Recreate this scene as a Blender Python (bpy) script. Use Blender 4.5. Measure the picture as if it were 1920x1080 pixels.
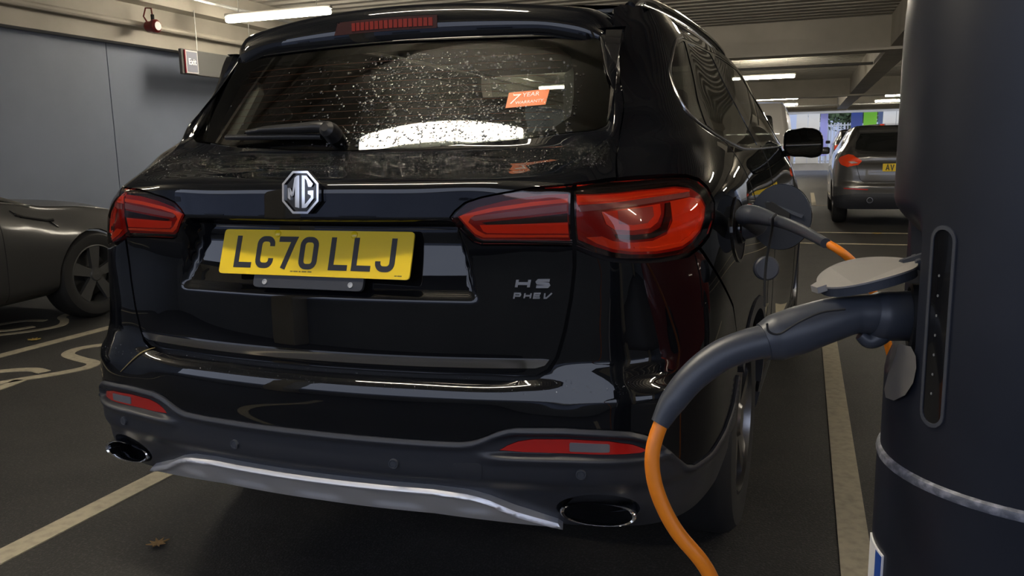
import bpy, bmesh, math, random
import numpy as np
from mathutils import Vector, Matrix
from mathutils.geometry import delaunay_2d_cdt

random.seed(7); np.random.seed(7)
for o in list(bpy.data.objects): bpy.data.objects.remove(o)
scene = bpy.context.scene
COL = scene.collection

# ------------------------------------------------------------------ camera
F_PX = 1521.5
YAW, PITCH, ROLL = math.radians(-19.796), math.radians(-9.513), math.radians(1.150)
CAM = np.array([1.088, -1.774, 1.201])
def cam_axes():
    fwd = np.array([math.sin(YAW)*math.cos(PITCH), math.cos(YAW)*math.cos(PITCH), math.sin(PITCH)])
    right = np.array([math.cos(YAW), -math.sin(YAW), 0.])
    down = np.cross(fwd, right)
    c, s = math.cos(ROLL), math.sin(ROLL)
    return c*right+s*down, -s*right+c*down, fwd
RIGHT, DOWN, FWD = cam_axes()
cd = bpy.data.cameras.new('camera'); cam = bpy.data.objects.new('camera', cd); COL.objects.link(cam)
cd.sensor_width = 36.0; cd.lens = F_PX/1920*36.0; cd.clip_start = .02; cd.clip_end = 500
M = Matrix(((RIGHT[0], -DOWN[0], -FWD[0], CAM[0]), (RIGHT[1], -DOWN[1], -FWD[1], CAM[1]), (RIGHT[2], -DOWN[2], -FWD[2], CAM[2]), (0, 0, 0, 1)))
cam.matrix_world = M
scene.camera = cam
def at(u, v, d):
    "measured point of the photograph (1920x1080) taken to its real distance d along the view axis"
    return CAM + d*((u-960)/F_PX*RIGHT + (v-540)/F_PX*DOWN + FWD)

# ------------------------------------------------------------------ world, exposure
w = bpy.data.worlds.new('overcast_sky'); scene.world = w; w.use_nodes = True
nt = w.node_tree; bg = nt.nodes['Background']
tc = nt.nodes.new('ShaderNodeTexCoord'); nz = nt.nodes.new('ShaderNodeTexNoise'); nz.inputs['Scale'].default_value = 2.5
cr = nt.nodes.new('ShaderNodeValToRGB'); cr.color_ramp.elements[0].color = (.50, .58, .80, 1); cr.color_ramp.elements[1].color = (.74, .80, .95, 1)
nt.links.new(tc.outputs['Generated'], nz.inputs['Vector']); nt.links.new(nz.outputs['Fac'], cr.inputs['Fac']); nt.links.new(cr.outputs['Color'], bg.inputs['Color'])
bg.inputs['Strength'].default_value = 1.9
vs = scene.view_settings
vs.view_transform = 'Standard'; vs.look = 'None'; vs.gamma = 1.0; vs.use_curve_mapping = False
vs.exposure = 0.35
LAMP_POWER = 80.0      # radiance of the tube diffusers

# ------------------------------------------------------------------ materials
MATS = {}
def mat(name, col, rough=.5, metal=0., coat=0., coat_rough=.03, spec=.5, noise=None, bump=None, emit=None, emit_col=None, alpha=None):
    if name in MATS: return MATS[name]
    m = bpy.data.materials.new(name); m.use_nodes = True; n = m.node_tree; b = n.nodes['Principled BSDF']
    c4 = (col[0], col[1], col[2], 1)
    b.inputs['Base Color'].default_value = c4; b.inputs['Roughness'].default_value = rough; b.inputs['Metallic'].default_value = metal
    b.inputs['Coat Weight'].default_value = coat; b.inputs['Coat Roughness'].default_value = coat_rough; b.inputs['Specular IOR Level'].default_value = spec
    if noise or bump:
        t = n.nodes.new('ShaderNodeTexCoord')
    if noise:      # (scale, second colour, low, high)
        sc, c2, lo, hi = noise
        x = n.nodes.new('ShaderNodeTexNoise'); x.inputs['Scale'].default_value = sc; x.inputs['Detail'].default_value = 5
        r = n.nodes.new('ShaderNodeValToRGB'); r.color_ramp.elements[0].position = lo; r.color_ramp.elements[1].position = hi
        r.color_ramp.elements[0].color = c4; r.color_ramp.elements[1].color = (c2[0], c2[1], c2[2], 1)
        n.links.new(t.outputs['Object'], x.inputs['Vector']); n.links.new(x.outputs['Fac'], r.inputs['Fac']); n.links.new(r.outputs['Color'], b.inputs['Base Color'])
    if bump:       # (scale, strength, distance)
        x = n.nodes.new('ShaderNodeTexNoise'); x.inputs['Scale'].default_value = bump[0]; x.inputs['Detail'].default_value = 4
        u = n.nodes.new('ShaderNodeBump'); u.inputs['Strength'].default_value = bump[1]; u.inputs['Distance'].default_value = bump[2]
        n.links.new(t.outputs['Object'], x.inputs['Vector']); n.links.new(x.outputs['Fac'], u.inputs['Height']); n.links.new(u.outputs['Normal'], b.inputs['Normal'])
    if emit:
        ec = emit_col or col
        b.inputs['Emission Color'].default_value = (ec[0], ec[1], ec[2], 1); b.inputs['Emission Strength'].default_value = emit
    MATS[name] = m; return m
def glass_mat(name, tint, rough=.02, ior=1.5, boost=1.0):
    if name in MATS: return MATS[name]
    m = bpy.data.materials.new(name); m.use_nodes = True; n = m.node_tree; n.nodes.clear()
    out = n.nodes.new('ShaderNodeOutputMaterial'); mix = n.nodes.new('ShaderNodeMixShader'); tr = n.nodes.new('ShaderNodeBsdfTransparent'); gl = n.nodes.new('ShaderNodeBsdfGlossy'); fr = n.nodes.new('ShaderNodeFresnel')
    tr.inputs['Color'].default_value = (*tint, 1); gl.inputs['Roughness'].default_value = rough; gl.inputs['Color'].default_value = (boost, boost, boost, 1); fr.inputs['IOR'].default_value = ior
    n.links.new(fr.outputs[0], mix.inputs[0]); n.links.new(tr.outputs[0], mix.inputs[1]); n.links.new(gl.outputs[0], mix.inputs[2]); n.links.new(mix.outputs[0], out.inputs[0])
    MATS[name] = m; return m

PAINT = mat('black_paint', (.0035, .004, .0055), .55, spec=0, coat=1, coat_rough=.012)
PLASTIC = mat('charcoal_plastic', (.022, .024, .031), .42, bump=(900, .15, .0004))
BLACK = mat('black_rubber', (.008, .008, .009), .75)
GLOSSBLACK = mat('gloss_black', (.006, .006, .007), .12, coat=.6)
CHROME = mat('chrome', (.82, .83, .86), .07, metal=1)
SATIN = mat('satin_aluminium', (.74, .75, .80), .42, metal=.85)
TYRE = mat('tyre_rubber', (.012, .012, .013), .7, bump=(120, .2, .002))
ALLOY = mat('wheel_alloy', (.22, .22, .23), .28, metal=1)
GLASS = glass_mat('tinted_glass', (.34, .36, .34))
DARKGLASS = glass_mat('dark_glass', (.10, .11, .10))
SEAT = mat('seat_fabric', (.020, .020, .022), .85, bump=(400, .2, .001))
TRIM = mat('pale_pillar_trim', (.42, .40, .36), .75)
YELLOW = mat('plate_yellow', (.78, .56, .006), .32, noise=(6, (.72, .50, .006), .35, .7), coat=.3)
INK = mat('plate_ink', (.012, .012, .018), .35)
ORANGE = mat('orange_cable', (.86, .235, .012), .38, bump=(60, .05, .001))
GRIP = mat('connector_plastic', (.042, .047, .060), .40, bump=(1500, .12, .0003))
CHARGER = mat('charger_shell', (.008, .010, .017), .42, noise=(9, (.013, .015, .023), .4, .75), bump=(1400, .10, .0003))
LENS = glass_mat('clear_red_lens', (1.0, .72, .66), .015, 1.5)
RED = mat('lamp_red', (.92, .066, .012), .28)
REDDARK = mat('lamp_dark_red', (.30, .010, .006), .25)
REDBRIGHT = mat('lamp_orange_red', (1.0, .13, .03), .22)
LAMPBAR = mat('lamp_pale_bar', (.30, .17, .18), .25)
LAMPBLACK = mat('lamp_smoked', (.010, .006, .006), .2)
REFLECTOR = mat('reflector_red', (.50, .014, .010), .25, coat=.8)
WHITEPAINT = mat('road_paint', (.42, .37, .265), .75, noise=(30, (.31, .275, .20), .42, .72), bump=(200, .3, .002))

# ------------------------------------------------------------------ object helpers
def link(o, parent=None):
    COL.objects.link(o)
    if parent is not None: o.parent = parent
    return o
def empty(name, loc=(0, 0, 0)):
    o = bpy.data.objects.new(name, None); o.location = loc; o.empty_display_size = .1
    return link(o)
def tag(o, label=None, cat=None, group=None, kind=None):
    if label: o['label'] = label
    if cat: o['category'] = cat
    if group: o['group'] = group
    if kind: o['kind'] = kind
    return o
def loc_in(parent):
    "offset of a parent chain so that mesh data can be written in world coordinates"
    v = Vector((0, 0, 0)); p = parent
    while p is not None: v += p.location; p = p.parent
    return v
def obj(name, verts, faces, m, parent=None, smooth=True, normals=None, origin=None):
    "one mesh object written in world coordinates"
    verts = np.asarray(verts, float)
    if origin is None:
        origin = verts.mean(axis=0) if parent is None else np.array([0, 0, 0.])
    off = np.array(loc_in(parent)) if parent is not None else np.zeros(3)
    me = bpy.data.meshes.new(name); base = off if parent is not None else np.asarray(origin)
    me.from_pydata((verts-base).tolist(), [], [list(map(int, f)) for f in faces])
    me.materials.append(m)
    me.polygons.foreach_set('use_smooth', [smooth]*len(me.polygons))
    if normals is not None: me.normals_split_custom_set([tuple(x) for x in normals])
    me.update()
    o = bpy.data.objects.new(name, me)
    if parent is None: o.location = base
    return link(o, parent)
def sharp(o, ang=35):
    me = o.data; bm = bmesh.new(); bm.from_mesh(me)
    bmesh.ops.recalc_face_normals(bm, faces=bm.faces)
    for e in bm.edges:
        if len(e.link_faces) == 2 and e.calc_face_angle(0) > math.radians(ang): e.smooth = False
    bm.to_mesh(me); bm.free(); return o
class MB:
    "collects simple solids into one mesh"
    def __init__(s): s.v = []; s.f = []
    def add(s, v, f):
        k = len(s.v); s.v += [tuple(map(float, p)) for p in v]; s.f += [[i+k for i in q] for q in f]; return s
    def box(s, x0, x1, y0, y1, z0, z1):
        v = [(x, y, z) for z in (z0, z1) for y in (y0, y1) for x in (x0, x1)]
        return s.add(v, [(0, 2, 3, 1), (4, 5, 7, 6), (0, 1, 5, 4), (2, 6, 7, 3), (0, 4, 6, 2), (1, 3, 7, 5)])
    def rbox(s, c, size, r=.01, seg=3, rot=None):
        bm = bmesh.new(); bmesh.ops.create_cube(bm, size=1.0)
        for v in bm.verts: v.co = Vector((v.co.x*size[0], v.co.y*size[1], v.co.z*size[2]))
        bmesh.ops.bevel(bm, geom=list(bm.edges), offset=r, segments=seg, profile=.5, affect='EDGES')
        R = rot if rot is not None else Matrix.Identity(3)
        bm.verts.ensure_lookup_table(); vs_ = [tuple(R @ v.co + Vector(c)) for v in bm.verts]; fs = [[v.index for v in f.verts] for f in bm.faces]; bm.free()
        return s.add(vs_, fs)
    def tube(s, pts, rad, n=12, caps=True, flat=1.0, up=(0, 0, 1)):
        pts = np.asarray(pts, float); m = len(pts); rad = np.broadcast_to(np.asarray(rad, float), (m,))
        T = np.gradient(pts, axis=0); T /= np.linalg.norm(T, axis=1, keepdims=True)
        u = np.asarray(up, float); a = u - T[0]*np.dot(u, T[0])
        if np.linalg.norm(a) < 1e-3: a = np.array([1., 0, 0]) - T[0]*T[0][0]
        a /= np.linalg.norm(a); v = []
        for i in range(m):
            a = a - T[i]*np.dot(a, T[i]); a /= np.linalg.norm(a); b = np.cross(T[i], a)
            for k in range(n):
                t = 2*math.pi*k/n; v.append(pts[i]+rad[i]*(math.cos(t)*a*flat+math.sin(t)*b))
        f = [(i*n+k, i*n+(k+1) % n, (i+1)*n+(k+1) % n, (i+1)*n+k) for i in range(m-1) for k in range(n)]
        if caps: f += [list(range(n))[::-1], [(m-1)*n+k for k in range(n)]]
        return s.add(v, f)
    def lathe(s, prof, c=(0, 0, 0), axis='z', n=32, close=False):
        v = []
        for r, h in prof:
            for k in range(n):
                t = 2*math.pi*k/n; p = (r*math.cos(t), r*math.sin(t), h)
                if axis == 'x': p = (h, r*math.cos(t), r*math.sin(t))
                elif axis == 'y': p = (r*math.sin(t), h, r*math.cos(t))
                v.append((p[0]+c[0], p[1]+c[1], p[2]+c[2]))
        m = len(prof); f = [(i*n+k, i*n+(k+1) % n, (i+1)*n+(k+1) % n, (i+1)*n+k) for i in range(m-1) for k in range(n)]
        if close: f += [[(m-1)*n+k for k in range(n)], list(range(n))[::-1]]
        return s.add(v, f)
    def build(s, name, m, parent=None, smooth=True, ang=35):
        o = obj(name, s.v, s.f, m, parent, smooth)
        return sharp(o, ang)
def smooth_path(pts, n=40):
    "Catmull-Rom through points"
    P = np.asarray(pts, float); P = np.vstack([2*P[0]-P[1], P, 2*P[-1]-P[-2]]); out = []
    segs = len(P)-3; per = max(2, n//segs)
    for i in range(segs):
        p0, p1, p2, p3 = P[i:i+4]
        for t in np.linspace(0, 1, per, endpoint=False):
            out.append(.5*((2*p1)+(-p0+p2)*t+(2*p0-5*p1+4*p2-p3)*t*t+(-p0+3*p1-3*p2+p3)*t**3))
    out.append(P[-2]); return np.array(out)
def stroke2d(pts, w, closed=False):
    "flat ribbon polygon strip along a 2-D polyline, mitred: verts, quads"
    P = np.asarray(pts, float); n = len(P); L = []; R_ = []
    for i in range(n):
        a = P[(i-1) % n] if (closed or i > 0) else None; b = P[(i+1) % n] if (closed or i < n-1) else None
        d1 = (P[i]-a) if a is not None else None; d2 = (b-P[i]) if b is not None else None
        if d1 is None: d1 = d2
        if d2 is None: d2 = d1
        d1 = d1/np.linalg.norm(d1); d2 = d2/np.linalg.norm(d2); t = d1+d2; t /= np.linalg.norm(t); nrm = np.array([-t[1], t[0]])
        k = w/2/max(.35, np.dot(nrm, np.array([-d2[1], d2[0]]))); L.append(P[i]+nrm*k); R_.append(P[i]-nrm*k)
    v = L+R_; m = n if closed else n-1
    return v, [(i, (i+1) % n, n+(i+1) % n, n+i) for i in range(m)]
def solid_from_flat(v2, faces, fn, h):
    "lift flat polygons to a solid of height h by fn(x, y, z)"
    n = len(v2); top = [fn(p[0], p[1], h) for p in v2]; bot = [fn(p[0], p[1], 0) for p in v2]
    f = [list(q) for q in faces]+[[n+i for i in reversed(q)] for q in faces]
    cnt = {}
    for q in faces:
        for i in range(len(q)):
            e = (q[i], q[(i+1) % len(q)]); cnt[tuple(sorted(e))] = cnt.get(tuple(sorted(e)), [])+[e]
    for k, es in cnt.items():
        if len(es) == 1: a, b = es[0]; f.append([b, a, n+a, n+b])
    return top+bot, f
def text_mesh(txt, size, bold=0.0):
    cu = bpy.data.curves.new('txt', 'FONT'); cu.body = txt; cu.size = size; cu.offset = bold; cu.resolution_u = 3; cu.align_x = 'CENTER'; cu.align_y = 'CENTER'
    o = bpy.data.objects.new('txt', cu); me = o.to_mesh(); v = [tuple(x.co) for x in me.vertices]; f = [list(p.vertices) for p in me.polygons]; o.to_mesh_clear()
    bpy.data.objects.remove(o); bpy.data.curves.remove(cu); return v, f
def copy_tree(o, parent=None):
    c = o.copy(); COL.objects.link(c); c.parent = parent
    for ch in list(o.children): copy_tree(ch, c)
    return c

# ------------------------------------------------------------------ panels cut from a parametric surface
def inside(poly, P):
    x, y = P[:, 0], P[:, 1]; r = np.zeros(len(P), bool); a = np.asarray(poly); b = np.roll(a, -1, axis=0)
    for (x0, y0), (x1, y1) in zip(a, b):
        m = ((y0 > y) != (y1 > y))
        if m.any():
            xx = (x1-x0)*(y[m]-y0)/(y1-y0+1e-30)+x0; q = np.zeros(len(P), bool); q[np.where(m)[0][x[m] < xx]] = True; r ^= q
    return r
def dense(poly, st):
    out = []; n = len(poly)
    for i in range(n):
        a, b = np.array(poly[i], float), np.array(poly[(i+1) % n], float); k = max(1, int(math.ceil(max(abs(b[0]-a[0])/st[0], abs(b[1]-a[1])/st[1]))))
        out += [a+(b-a)*t/k for t in range(k)]
    return np.array(out)
def rounded(poly, r=.02, k=4):
    "round the corners of a polygon"
    P = [np.array(p, float) for p in poly]; n = len(P); out = []
    for i in range(n):
        a, b, c = P[i-1], P[i], P[(i+1) % n]; d1 = a-b; d2 = c-b; l1, l2 = np.linalg.norm(d1), np.linalg.norm(d2); q = min(r, l1*.45, l2*.45)
        p0 = b+d1/l1*q; p1 = b+d2/l2*q
        for t in np.linspace(0, 1, k): out.append((1-t)**2*p0+2*t*(1-t)*b+t*t*p1)
    return out
def mirror(half):
    "closed symmetric outline from its right half (first and last point on the centre line)"
    h = list(half); return h+[(-p[0], p[1]) for p in reversed(h) if abs(p[0]) > 1e-9]
def shrink(poly, g):
    P = np.asarray(poly, float); a = np.roll(P, 1, axis=0); b = np.roll(P, -1, axis=0); area = .5*np.sum(P[:, 0]*b[:, 1]-b[:, 0]*P[:, 1]); sg = 1 if area > 0 else -1
    d1 = P-a; d2 = b-P; d1 /= np.maximum(1e-9, np.linalg.norm(d1, axis=1, keepdims=True)); d2 /= np.maximum(1e-9, np.linalg.norm(d2, axis=1, keepdims=True))
    n1 = np.c_[-d1[:, 1], d1[:, 0]]*sg; n2 = np.c_[-d2[:, 1], d2[:, 0]]*sg; m = n1+n2; ml = np.linalg.norm(m, axis=1, keepdims=True); m = m/np.maximum(ml, .5)
    return P+m*g
def patch(name, outline, m, ev, parent=None, holes=(), step=(.016, .008), off=0., thick=.012, gap=0., flip=False, offfn=None):
    "panel of a surface ev(s, t) -> point, normal; the outline and holes are given in (s, t)"
    O = dense(outline, step)
    if gap: O = shrink(O, gap)
    H = [dense(h, step) for h in holes]
    if gap: H = [shrink(h, -gap) for h in H]
    lo, hi = O.min(0), O.max(0)
    gs = np.arange(math.floor(lo[0]/step[0]), math.ceil(hi[0]/step[0])+1)*step[0]; gt = np.arange(math.floor(lo[1]/step[1]), math.ceil(hi[1]/step[1])+1)*step[1]
    a, b = np.meshgrid(gs, gt); I = np.c_[a.ravel(), b.ravel()]
    I = I[inside(O, I)]
    for h in H: I = I[~inside(h, I)]
    B = np.vstack([O]+H); sc = np.array(step)
    if len(I):
        keep = np.ones(len(I), bool)
        for k0 in range(0, len(I), 2000):
            q = I[k0:k0+2000]; d = np.abs((q[:, None, :]-B[None])/sc).max(axis=2).min(axis=1); keep[k0:k0+2000] = d > .42
        I = I[keep]
    pts = np.vstack([B, I]); edges = []; k0 = 0
    for L in [O]+H:
        n = len(L); edges += [(k0+i, k0+(i+1) % n) for i in range(n)]; k0 += n
    V, E, Fc = delaunay_2d_cdt([Vector((float(p[0]/sc[0]), float(p[1]/sc[1]))) for p in pts], edges, [], 0, 1e-5)[:3]
    V = np.array([(p.x*sc[0], p.y*sc[1]) for p in V]); Fc = np.array([f for f in Fc if len(f) == 3])
    cen = V[Fc].mean(axis=1); ok = inside(O, cen)
    for h in H: ok &= ~inside(h, cen)
    Fc = Fc[ok]
    P, Nn = ev(V[:, 0], V[:, 1])
    of = off+(offfn(V[:, 0], V[:, 1]) if offfn is not None else 0)
    P = P+Nn*np.reshape(of, (-1, 1))
    # orient triangles along the normals
    t = P[Fc]; g = np.cross(t[:, 1]-t[:, 0], t[:, 2]-t[:, 0]); a2 = (V[Fc][:, 1]-V[Fc][:, 0]); b2 = (V[Fc][:, 2]-V[Fc][:, 0]); ccw = (a2[:, 0]*b2[:, 1]-a2[:, 1]*b2[:, 0]) < 0; Fc[ccw] = Fc[ccw][:, ::-1]; g[ccw] *= -1
    if (g*Nn[Fc].mean(axis=1)).sum() < 0: Fc = Fc[:, ::-1].copy()
    if offfn is not None:       # the relief changes the normals
        g = np.cross(P[Fc][:, 1]-P[Fc][:, 0], P[Fc][:, 2]-P[Fc][:, 0]); N2 = np.zeros_like(Nn)
        for k in range(3): np.add.at(N2, Fc[:, k], g)
        Nn2 = N2/np.maximum(1e-12, np.linalg.norm(N2, axis=1, keepdims=True))
    else: Nn2 = Nn
    cnt = {}
    for f in Fc:
        for i in range(3):
            e = (int(f[i]), int(f[(i+1) % 3])); k = (min(e), max(e)); cnt[k] = None if k in cnt else e
    bed = [e for e in cnt.values() if e]
    used = sorted({i for e in bed for i in e}); mp = {v: len(V)+k for k, v in enumerate(used)}
    verts = np.vstack([P, P[used]-Nn[used]*thick]); faces = [list(f) for f in Fc]; nl = [Nn2[i] for f in Fc for i in f]
    for a_, b_ in bed:
        q = [b_, a_, mp[a_], mp[b_]]; faces.append(q); p = verts[q]; gn = np.cross(p[1]-p[0], p[2]-p[0]); gn = gn/max(1e-12, np.linalg.norm(gn)); nl += [gn]*4
    return obj(name, verts, faces, m, parent, True, nl)
# ---------- smooth body shell of the big car: plan curves stacked over height ----------
def pchip(xk, yk, x):
    xk=np.asarray(xk,float); yk=np.asarray(yk,float); h=np.diff(xk); dl=np.diff(yk)/h
    m=np.zeros_like(yk)
    for i in range(1,len(xk)-1):
        if dl[i-1]*dl[i]>0:
            w1=2*h[i]+h[i-1]; w2=h[i]+2*h[i-1]; m[i]=(w1+w2)/(w1/dl[i-1]+w2/dl[i])
    m[0]=dl[0]; m[-1]=dl[-1]
    x=np.clip(x,xk[0],xk[-1]); i=np.clip(np.searchsorted(xk,x)-1,0,len(h)-1); t=(x-xk[i])/h[i]
    return (yk[i]*(2*t**3-3*t**2+1)+h[i]*m[i]*(t**3-2*t**2+t)+yk[i+1]*(-2*t**3+3*t**2)+h[i]*m[i+1]*(t**3-t**2))
def cspline(xk, yk, x):
    # C2 spline, zero slope at both ends left free (natural)
    xk=np.asarray(xk,float); yk=np.asarray(yk,float); n=len(xk); h=np.diff(xk)
    A=np.zeros((n,n)); b=np.zeros(n); A[0,0]=A[-1,-1]=1
    for i in range(1,n-1):
        A[i,i-1]=h[i-1]; A[i,i]=2*(h[i-1]+h[i]); A[i,i+1]=h[i]
        b[i]=6*((yk[i+1]-yk[i])/h[i]-(yk[i]-yk[i-1])/h[i-1])
    M=np.linalg.solve(A,b); x=np.clip(x,xk[0],xk[-1]); i=np.clip(np.searchsorted(xk,x)-1,0,n-2)
    t=x-xk[i]; u=xk[i+1]-x
    return (M[i]*u**3+M[i+1]*t**3)/(6*h[i])+(yk[i]/h[i]-M[i]*h[i]/6)*u+(yk[i+1]/h[i]-M[i+1]*h[i]/6)*t
def table(zs, pairs):
    return pchip([p[0] for p in pairs],[p[1] for p in pairs],zs)
ZR=np.array([.16,.18,.24,.30,.36,.40,.456,.516,.58,.61,.63,.642,.650,.658,.67,.70,.77,.84,.90,.95,.985,1.014,1.05,1.08,1.098,1.108,1.12,1.14,1.16,1.17,1.178,1.19,1.21,1.23,1.25,1.30,1.36,1.42,1.46,1.50,1.54,1.58])
Y0=table(ZR,[(.16,-.03),(.18,-.06),(.24,-.11),(.30,-.15),(.36,-.18),(.40,-.192),(.456,-.2),(.516,-.2),(.58,-.205),(.60,-.206),(.625,-.201),(.642,-.194),(.650,-.180),(.658,-.163),(.67,-.162),(.70,-.167),(.77,-.166),(.84,-.163),(.90,-.161),(.938,-.161),(.962,-.170),(1.014,-.180),(1.05,-.1785),(1.085,-.1765),(1.098,-.168),(1.108,-.140),(1.12,-.09),(1.14,-.018),(1.17,.1),(1.178,.1053),(1.21,.1265),(1.25,.153),(1.30,.186),(1.36,.2257),(1.42,.2655),(1.50,.3185),(1.58,.44)])
Y3=table(ZR,[(.16,-.03),(.18,-.06),(.24,-.11),(.30,-.15),(.36,-.18),(.40,-.192),(.456,-.2),(.516,-.2),(.58,-.200),(.60,-.197),(.64,-.186),(.67,-.176),(.70,-.168),(.77,-.166),(.84,-.163),(.90,-.161),(.938,-.161),(.962,-.168),(1.014,-.176),(1.05,-.174),(1.08,-.168),(1.105,-.128),(1.14,-.05),(1.17,.02),(1.21,.113),(1.25,.145),(1.30,.185),(1.42,.268),(1.50,.33),(1.58,.44)])
def col(fx,fy): return np.c_[table(ZR,fx),table(ZR,fy)]
c=[]
for x in (0,.16,.30,.45): c.append(np.c_[np.full(len(ZR),x),Y0+.2*x*x])
# keep the fold of the top edge a little higher towards the corners
c.append(np.c_[np.full(len(ZR),.54),.45*Y0+.55*Y3+.2*.54**2])
c.append(np.c_[np.full(len(ZR),.62),Y3+.2*.62**2])
c.append(col([(.16,.68),(.30,.70),(.60,.708),(.70,.70),(1.06,.695),(1.105,.683),(1.14,.678),(1.17,.668),(1.21,.65),(1.30,.635),(1.42,.606),(1.5,.582),(1.58,.538)],
 [(.16,.06),(.24,-.01),(.36,-.08),(.456,-.1),(.60,-.1),(.64,-.089),(.68,-.074),(.70,-.067),(.95,-.065),(1.014,-.06),(1.06,-.045),(1.105,.010),(1.14,.075),(1.17,.125),(1.21,.175),(1.25,.2),(1.30,.245),(1.42,.325),(1.50,.385),(1.58,.48)]))
c.append(col([(.16,.75),(.24,.775),(.36,.80),(.60,.802),(.63,.80),(.66,.785),(.70,.78),(.95,.764),(1.014,.76),(1.06,.750),(1.105,.736),(1.14,.722),(1.17,.706),(1.21,.682),(1.25,.675),(1.30,.655),(1.42,.622),(1.5,.595),(1.58,.55)],
 [(.16,.10),(.24,.03),(.36,-.03),(.456,-.04),(.60,-.04),(.64,-.032),(.68,-.021),(.70,-.015),(.95,-.01),(1.014,-.003),(1.06,.018),(1.105,.065),(1.14,.115),(1.17,.165),(1.21,.215),(1.25,.24),(1.30,.285),(1.42,.36),(1.50,.42),(1.58,.51)]))
c.append(col([(.16,.83),(.24,.86),(.36,.885),(.456,.892),(.60,.892),(.66,.88),(.70,.876),(.95,.85),(1.014,.843),(1.06,.834),(1.105,.825),(1.14,.812),(1.17,.792),(1.21,.755),(1.25,.735),(1.30,.712),(1.42,.672),(1.5,.642),(1.58,.59)],
 [(.16,.16),(.36,.12),(.60,.12),(1.0,.14),(1.1,.17),(1.17,.22),(1.21,.28),(1.30,.36),(1.42,.44),(1.5,.49),(1.58,.57)]))
def side(y0,y1,*fx): return col(fx,[(.16,y0),(1.0,y0),(1.58,y1)])
c.append(side(.45,.66,(.16,.86),(.24,.90),(.36,.918),(.5,.928),(.70,.926),(.85,.918),(.95,.91),(1.02,.905),(1.08,.889),(1.13,.866),(1.17,.842),(1.21,.81),(1.30,.757),(1.42,.705),(1.5,.672),(1.58,.615)))
c.append(side(.95,1.02,(.16,.86),(.24,.905),(.36,.925),(.5,.936),(.70,.94),(.85,.936),(.95,.925),(1.02,.915),(1.08,.90),(1.13,.878),(1.17,.856),(1.21,.83),(1.30,.777),(1.42,.716),(1.5,.68),(1.58,.625)))
c.append(side(1.7,1.7,(.16,.85),(.24,.90),(.36,.918),(.5,.92),(.70,.925),(.85,.93),(.95,.925),(1.02,.915),(1.08,.903),(1.13,.886),(1.17,.868),(1.21,.845),(1.30,.797),(1.42,.732),(1.5,.692),(1.58,.635)))
c.append(side(2.5,2.4,(.16,.85),(.24,.90),(.36,.918),(.5,.92),(.70,.925),(.85,.93),(.95,.922),(1.02,.911),(1.08,.9),(1.13,.884),(1.17,.866),(1.21,.843),(1.30,.795),(1.42,.73),(1.5,.69),(1.58,.632)))
c.append(side(3.2,2.9,(.16,.86),(.24,.905),(.36,.925),(.5,.936),(.70,.938),(.85,.93),(.95,.912),(1.02,.895),(1.08,.87),(1.13,.845),(1.21,.80),(1.42,.70),(1.58,.6)))
c.append(side(3.85,3.4,(.16,.83),(.24,.87),(.36,.89),(.5,.90),(.70,.90),(.85,.875),(.95,.84),(1.02,.80),(1.13,.75),(1.58,.55)))
c.append(col([(.16,.70),(.36,.76),(.6,.775),(.85,.73),(1.0,.68),(1.58,.5)],[(.16,4.1),(.36,4.18),(.6,4.19),(.85,4.12),(1.0,4.0),(1.58,3.6)]))
c.append(col([(.16,.42),(.36,.45),(.6,.45),(1.58,.4)],[(.16,4.25),(.36,4.32),(.6,4.33),(.85,4.26),(1.0,4.1),(1.58,3.6)]))
c.append(col([(.16,0),(1.58,0)],[(.16,4.28),(.36,4.36),(.6,4.37),(.85,4.29),(1.0,4.13),(1.58,3.6)]))
NET=np.array(c).transpose(1,0,2)          # rows(z) x cols x 2
for k in (6,7,8):
    NET[:,k,0]-=.02*np.exp(-((ZR-1.145)/.05)**2)+.026*np.clip((ZR-1.28)/.1,0,1)
for k,xx in ((0,0),(1,.16),(2,.30),(3,.45),(4,.54)):
    NET[:,k,1]-=.040*(1-(xx/.62)**2)*np.clip((ZR-1.115)/.055,0,1)   # the glass is bowed more than the sheet metal
NET[:,:,1]+=(.0163*(ZR-.42))[:,None]*np.r_[np.ones(12),np.zeros(6)][None]
ZR=ZR+.042
base=NET[np.argmin(abs(ZR-.622))]
SC=np.r_[0,np.cumsum(np.linalg.norm(np.diff(base,axis=0),axis=1))]
ZG=np.arange(.202,1.6221,.003)
SG=np.r_[np.arange(0,1.6,.006),np.arange(1.6,SC[-1],.03),SC[-1]]
def build():
    A=np.zeros((len(ZR),len(SG),2))
    scm=np.r_[-SC[3:0:-1],SC]              # mirrored start so that the centre line stays smooth
    for r in range(len(ZR)):
        row=NET[r]; mir=row[3:0:-1]*np.array([-1,1])
        full=np.r_[mir,row]
        for k in range(2): A[r,:,k]=cspline(scm,full[:,k],SG)
    A[:,0,0]=0
    B=np.zeros((len(ZG),len(SG),2))
    for j in range(len(SG)):
        for k in range(2): B[:,j,k]=pchip(ZR,A[:,j,k],ZG)
    # blur over height: rounds the folds
    ker=np.exp(-.5*(np.arange(-5,6)/1.3)**2); ker/=ker.sum()
    P=np.pad(B,((5,5),(0,0),(0,0)),mode='edge'); B2=sum(ker[i]*P[i:i+len(ZG)] for i in range(11))
    B2[:2]=B[:2];B2[-2:]=B[-2:]
    G=np.zeros((len(ZG),len(SG),3)); G[...,:2]=B2; G[...,2]=ZG[:,None]
    ds=np.gradient(G,SG,axis=1); dz=np.gradient(G,ZG,axis=0)
    N=np.cross(ds,dz); N/=np.linalg.norm(N,axis=2,keepdims=True)
    return G,N
G,N=build()
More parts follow.
